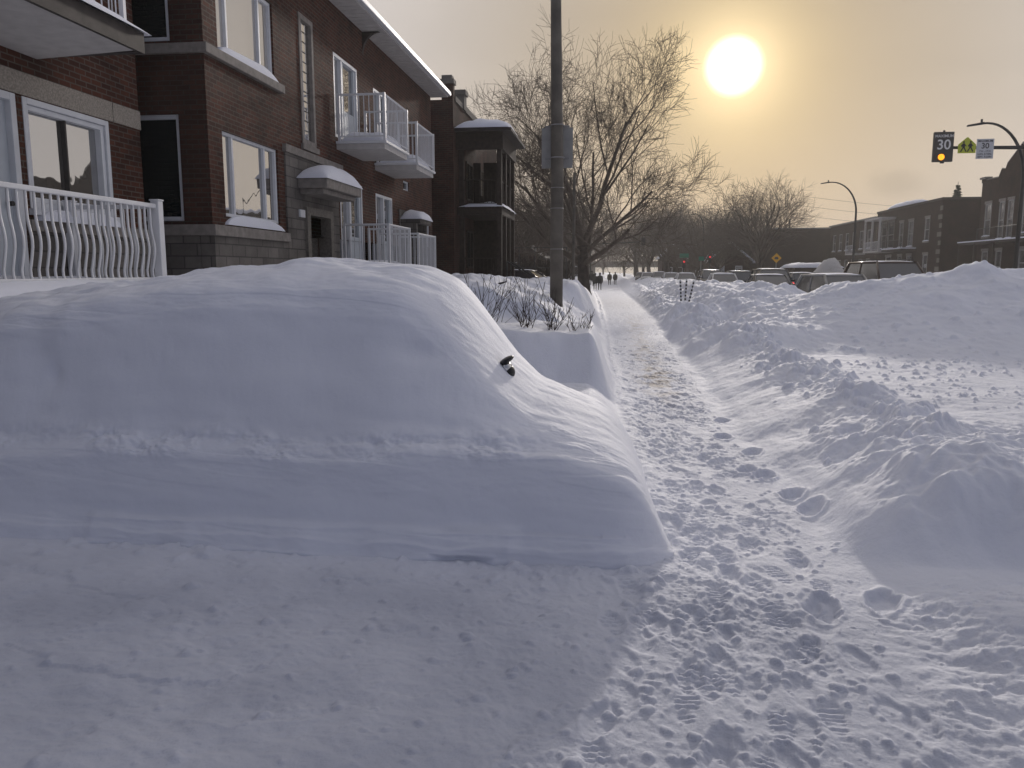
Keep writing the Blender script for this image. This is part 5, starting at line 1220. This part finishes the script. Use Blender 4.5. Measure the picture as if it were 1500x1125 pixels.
r1.location.y += 6.7; r2.location.y += 7.0; r3_.location.y += 6.97; r4_.location.y += 7.3
# houses beyond the car queue
for (x0, x1, y0, y1, zt, hip, lab) in ((13.6, 19.6, 118, 128, 3.2, 2.6, 'small gabled house with snowy roof behind the tall pale tree'), (8.8, 13.2, 150, 165, 4.4, 2.2, 'far low house behind the red traffic lights'), (15.0, 22.0, 165, 180, 6.6, 0.0, 'far flat-topped brown block behind the bare trees'),
                                       (-14.5, -6.6, 70, 82, 3.0, 2.6, 'dark gabled house behind the large tree on the left'), (-9, -4.2, 120, 140, 5.2, 1.6, 'far dark house left of the path end')):
    hs = thing('gabled_house' if hip else 'flat_roof_building', lab, 'house', ((x0+x1)/2, (y0+y1)/2, 0))
    w_ = MB(); w_.box(x0, x1, y0, y1, 0.1, zt); xm = (x0+x1)/2
    if hip: w_.add([(x0, y0, zt), (x1, y0, zt), (xm, y0, zt+hip), (x0, y1, zt), (x1, y1, zt), (xm, y1, zt+hip)], [(0, 1, 2), (5, 4, 3)])
    w_.build('wall', 'brick_dark', hs)
    if hip:
        rm = MB()
        for s, xe in ((-1, x0), (1, x1)):
            rm.add([(xm, y0-0.4, zt+hip+0.05), (xe+s*0.5, y0-0.4, zt-0.25), (xe+s*0.5, y1, zt-0.25), (xm, y1, zt+hip+0.05), (xm, y0-0.4, zt+hip+0.3), (xe+s*0.5, y0-0.4, zt-0.02), (xe+s*0.5, y1, zt-0.02), (xm, y1, zt+hip+0.3)],
                   [(0, 1, 2, 3), (7, 6, 5, 4), (0, 4, 5, 1), (1, 5, 6, 2), (2, 6, 7, 3), (3, 7, 4, 0)])
        rm.build('roof', 'snow' if x0 > 0 else 'fascia_dark', hs)
    else:
        rm = MB(); rm.box(x0-0.1, x1+0.1, y0-0.1, y1, zt+0.002, zt+0.3); rm.build('roof', 'snow', hs)
    for k_ in range(2):
        a = x0+(x1-x0)*(0.2+0.42*k_); f = frame_mb(Plane('y', y0, -1), a, a+1.0, 1.2, 2.6, 0.0, 0.05, 0.08).build('window', 'vinyl', hs)
        g = MB(); g.box(a+0.07, a+0.93, y0-0.03, y0-0.01, 1.27, 2.53); g.build('pane', 'glass_far', f)
# rail bridge closing the street, and the fence by the porch house
rb_ = thing('rail_bridge', 'low dark railway bridge crossing the far end of the street', 'bridge', (0, 300, 0.2))
m = MB(); m.box(-70, 90, 300, 306, 3.4, 5.6); m.build('deck', 'bridge_dark', rb_)
for x in (-22, -8, 8, 24, 40): MB().box(x-0.8, x+0.8, 300.5, 305.5, 0.0, 3.39).build('pier', 'bridge_dark', rb_)
m = MB(); m.box(-70, 90, 300, 300.1, 6.5, 6.58)
for i in range(64): m.box(-70+2.5*i, -69.9+2.5*i, 300, 300.1, 5.6, 6.5)
m.build('guard_rail', 'steel_dark', rb_)
fe = thing('chain_fence', 'thin wire fence on posts behind the left snow bank', 'fence', (-8, 50, 0.5))
m = MB()
for i in range(10): m.tube([(-12+1.0*i, 50, 0.4), (-12+1.0*i, 50, 3.3)], 0.03, 6)
for z in (3.25, 2.0, 1.0): m.tube([(-12, 50, z), (-3, 50, z)], 0.02, 4)
m.build('fence_frame', 'steel_dark', fe)
hd = thing('hedge', 'dark leafless hedge line behind the wire fence on the left', 'hedge', (-8, 53, 0.4)); ls = []
for i in range(1500):
    p0 = Vector((r4.uniform(-13, -3.2), r4.uniform(52, 54), 0.3)); d_ = Vector((r4.gauss(0, 0.25), r4.gauss(0, 0.25), 1)).normalized(); L = r4.uniform(1.3, 2.6)
    ls.append(([p0, p0+d_*L*0.5, p0+d_*L+Vector((r4.gauss(0, 0.2), 0, 0))], [0.03, 0.022, 0.012]))
lines_mesh(ls, 'stems', 'hedge', hd)
# tall lattice mast and power lines beyond the roofs
an = thing('radio_mast', 'thin tall mast right of the tall pale tree', 'mast', (24.9, 122, 0.2))
m = MB()
for dx, dy in ((0.18, 0.1), (-0.18, 0.1), (0, -0.2)): m.tube([(24.9+dx, 122+dy, 0.2), (24.9+dx, 122+dy, 13.0)], 0.03, 5)
for k_ in range(32): z = 0.4+0.39*k_; m.tube([(25.08, 122.1, z), (24.72, 122.1, z+0.39)], 0.02, 4); m.tube([(24.72, 122.1, z), (24.9, 121.8, z+0.39)], 0.02, 4)
m.build('lattice', 'steel_dark', an)
for k_, z in enumerate((10.2, 11.6, 13.0)):
    w = MB(); w.tube([(24.9+t*40/10, 122+t*1.5, z-0.9*math.sin(math.pi*t/10)*0.8-0.16*t) for t in range(11)], 0.018, 4)
    tag(w.build('power_line', 'steel_dark'), ('lowest', 'middle', 'topmost')[k_]+' of the three thin power lines right of the mast', 'power line', 'power lines over the far roofs')

# ------------------------------------------------------------------ air
HZ = MB(); HZ.box(-660, 660, -50, 770, -1.6, 18.2)
hz = HZ.build('haze', None); hz['kind'] = 'stuff'
hm = bpy.data.materials.new('haze'); hm.use_nodes = True; n_ = hm.node_tree; n_.nodes.remove(n_.nodes['Principled BSDF'])
pv = n_.nodes.new('ShaderNodeVolumePrincipled'); pv.inputs['Color'].default_value = (0.95, 0.93, 0.90, 1); pv.inputs['Density'].default_value = 0.0008; pv.inputs['Anisotropy'].default_value = 0.42
n_.links.new(pv.outputs[0], n_.nodes['Material Output'].inputs['Volume']); hz.data.materials.append(hm)

# ------------------------------------------------------------------ sky, sun, camera
w = bpy.data.worlds.new('World'); scene.world = w; w.use_nodes = True; nt = w.node_tree
bg = nt.nodes['Background']
sky = nt.nodes.new('ShaderNodeTexSky'); sky.sky_type = 'NISHITA'; sky.sun_disc = False; sky.sun_elevation = SUN_EL; sky.sun_rotation = SUN_AZ
sky.dust_density = 4.0; sky.air_density = 1.0; sky.ozone_density = 1.0
def node(t, **k):
    n = nt.nodes.new(t)
    for a, b in k.items(): setattr(n, a, b)
    return n
def mth(op, a, b=None, c=None, clamp=False):
    n = node('ShaderNodeMath', operation=op, use_clamp=clamp)
    for i, v in enumerate((a, b, c)):
        if v is None: continue
        if isinstance(v, (int, float)): n.inputs[i].default_value = v
        else: nt.links.new(v, n.inputs[i])
    return n.outputs[0]
tc = node('ShaderNodeTexCoord'); nrm = node('ShaderNodeVectorMath', operation='NORMALIZE'); nt.links.new(tc.outputs['Generated'], nrm.inputs[0])
dt = node('ShaderNodeVectorMath', operation='DOT_PRODUCT'); nt.links.new(nrm.outputs[0], dt.inputs[0]); dt.inputs[1].default_value = SUN_DIR[:]
cosA = mth('MAXIMUM', dt.outputs['Value'], 0.0)
def scale_col(col, fac):
    n = node('ShaderNodeVectorMath', operation='SCALE')
    if isinstance(col, tuple): n.inputs[0].default_value = col
    else: nt.links.new(col, n.inputs[0])
    if isinstance(fac, (int, float)): n.inputs['Scale'].default_value = fac
    else: nt.links.new(fac, n.inputs['Scale'])
    return n.outputs[0]
def add_v(a, b):
    n = node('ShaderNodeVectorMath', operation='ADD'); nt.links.new(a, n.inputs[0]); nt.links.new(b, n.inputs[1]); return n.outputs[0]
# thin overcast veil lit by the low sun: grey-mauve aloft, warm towards the sun
sep = node('ShaderNodeSeparateXYZ'); nt.links.new(nrm.outputs[0], sep.inputs[0])
SKY_N = 0.004
tot = scale_col(sky.outputs[0], SKY_N)
hemi = mth('POWER', mth('MULTIPLY_ADD', dt.outputs['Value'], 0.5, 0.5), 2.2)
near_w = mth('POWER', cosA, 12)
mixc = node('ShaderNodeMix', data_type='RGBA'); nt.links.new(near_w, mixc.inputs[0]); mixc.inputs[6].default_value = (0.76, 0.705, 0.67, 1); mixc.inputs[7].default_value = (0.215, 0.160, 0.083, 1)
tot = add_v(tot, scale_col(mixc.outputs[2], hemi))
base = node('ShaderNodeVectorMath', operation='ADD'); base.inputs[0].default_value = (0.045, 0.047, 0.060); nt.links.new(tot, base.inputs[1]); tot = base.outputs[0]
anti = mth('SUBTRACT', 1.0, mth('POWER', mth('MULTIPLY_ADD', dt.outputs['Value'], 0.5, 0.5), 3.0))  # extra bluish fill added to the unseen sky overhead and behind the camera
tot = add_v(tot, scale_col((0.128, 0.140, 0.190), anti))
tot = add_v(tot, scale_col((0.32, 0.235, 0.08), mth('POWER', cosA, 260)))
tot = add_v(tot, scale_col((0.52, 0.43, 0.28), mth('POWER', cosA, 1000)))
disc = node('ShaderNodeMapRange', interpolation_type='SMOOTHSTEP'); disc.inputs[1].default_value = math.cos(R(2.1)); disc.inputs[2].default_value = math.cos(R(0.6)); nt.links.new(cosA, disc.inputs[0])
tot = add_v(tot, scale_col((1.7, 1.55, 1.3), disc.outputs[0]))
# a few torn grey cloud scraps low on the right
nz = node('ShaderNodeTexNoise'); nz.inputs['Scale'].default_value = 3.2; nz.inputs['Detail'].default_value = 5
mp = node('ShaderNodeMapping'); mp.inputs['Scale'].default_value = (1, 1, 3.2); nt.links.new(nrm.outputs[0], mp.inputs[0]); nt.links.new(mp.outputs[0], nz.inputs[0])
cl = node('ShaderNodeMapRange', interpolation_type='SMOOTHSTEP'); cl.inputs[1].default_value = 0.40; cl.inputs[2].default_value = 0.68; cl.inputs[3].default_value = 1.02; cl.inputs[4].default_value = 0.965; nt.links.new(nz.outputs['Fac'], cl.inputs[0])
tot = scale_col(tot, cl.outputs[0])
cdir = Vector((0.3096, 0.9458, 0.0980)).normalized()
d2 = node('ShaderNodeVectorMath', operation='DISTANCE'); 
mp2 = node('ShaderNodeMapping'); mp2.inputs['Scale'].default_value = (1, 1, 1.9); nt.links.new(nrm.outputs[0], mp2.inputs[0]); nt.links.new(mp2.outputs[0], d2.inputs[0]); d2.inputs[1].default_value = (cdir.x, cdir.y, cdir.z*1.9)
nz2 = node('ShaderNodeTexNoise'); nz2.inputs['Scale'].default_value = 26; nz2.inputs['Detail'].default_value = 4; nt.links.new(nrm.outputs[0], nz2.inputs[0])
dd2 = mth('MULTIPLY_ADD', nz2.outputs['Fac'], 0.05, d2.outputs['Value'])
c2 = node('ShaderNodeMapRange', interpolation_type='SMOOTHSTEP'); c2.inputs[1].default_value = 0.028; c2.inputs[2].default_value = 0.062; c2.inputs[3].default_value = 0.86; c2.inputs[4].default_value = 1.0; nt.links.new(dd2, c2.inputs[0])
tot = scale_col(tot, c2.outputs[0])
nt.links.new(tot, bg.inputs['Color']); bg.inputs['Strength'].default_value = 1.0

sl_ = bpy.data.lights.new('sun', 'SUN'); sl_.energy = 2.1; sl_.angle = R(3.0); sl_.color = (1.0, 0.92, 0.84)
so = bpy.data.objects.new('sun', sl_); COL.objects.link(so); so.rotation_euler = (-SUN_DIR).to_track_quat('-Z', 'Y').to_euler(); so.location = (0, 0, 30)

cd = bpy.data.cameras.new('camera'); cam = bpy.data.objects.new('camera', cd); COL.objects.link(cam); scene.camera = cam
cam.location = (0, 0, CAM_H); cam.rotation_euler = (R(90-8.1406), 0, R(7.3574))
cd.sensor_width = 36; cd.lens = 36*1150/1500; cd.clip_start = 0.05; cd.clip_end = 3000
scene.view_settings.view_transform = 'Standard'; scene.view_settings.look = 'None'; scene.view_settings.exposure = 0; scene.view_settings.gamma = 1
scene.cycles.use_denoising = True
scene.cycles.max_bounces = 6; scene.cycles.diffuse_bounces = 3; scene.cycles.volume_bounces = 0
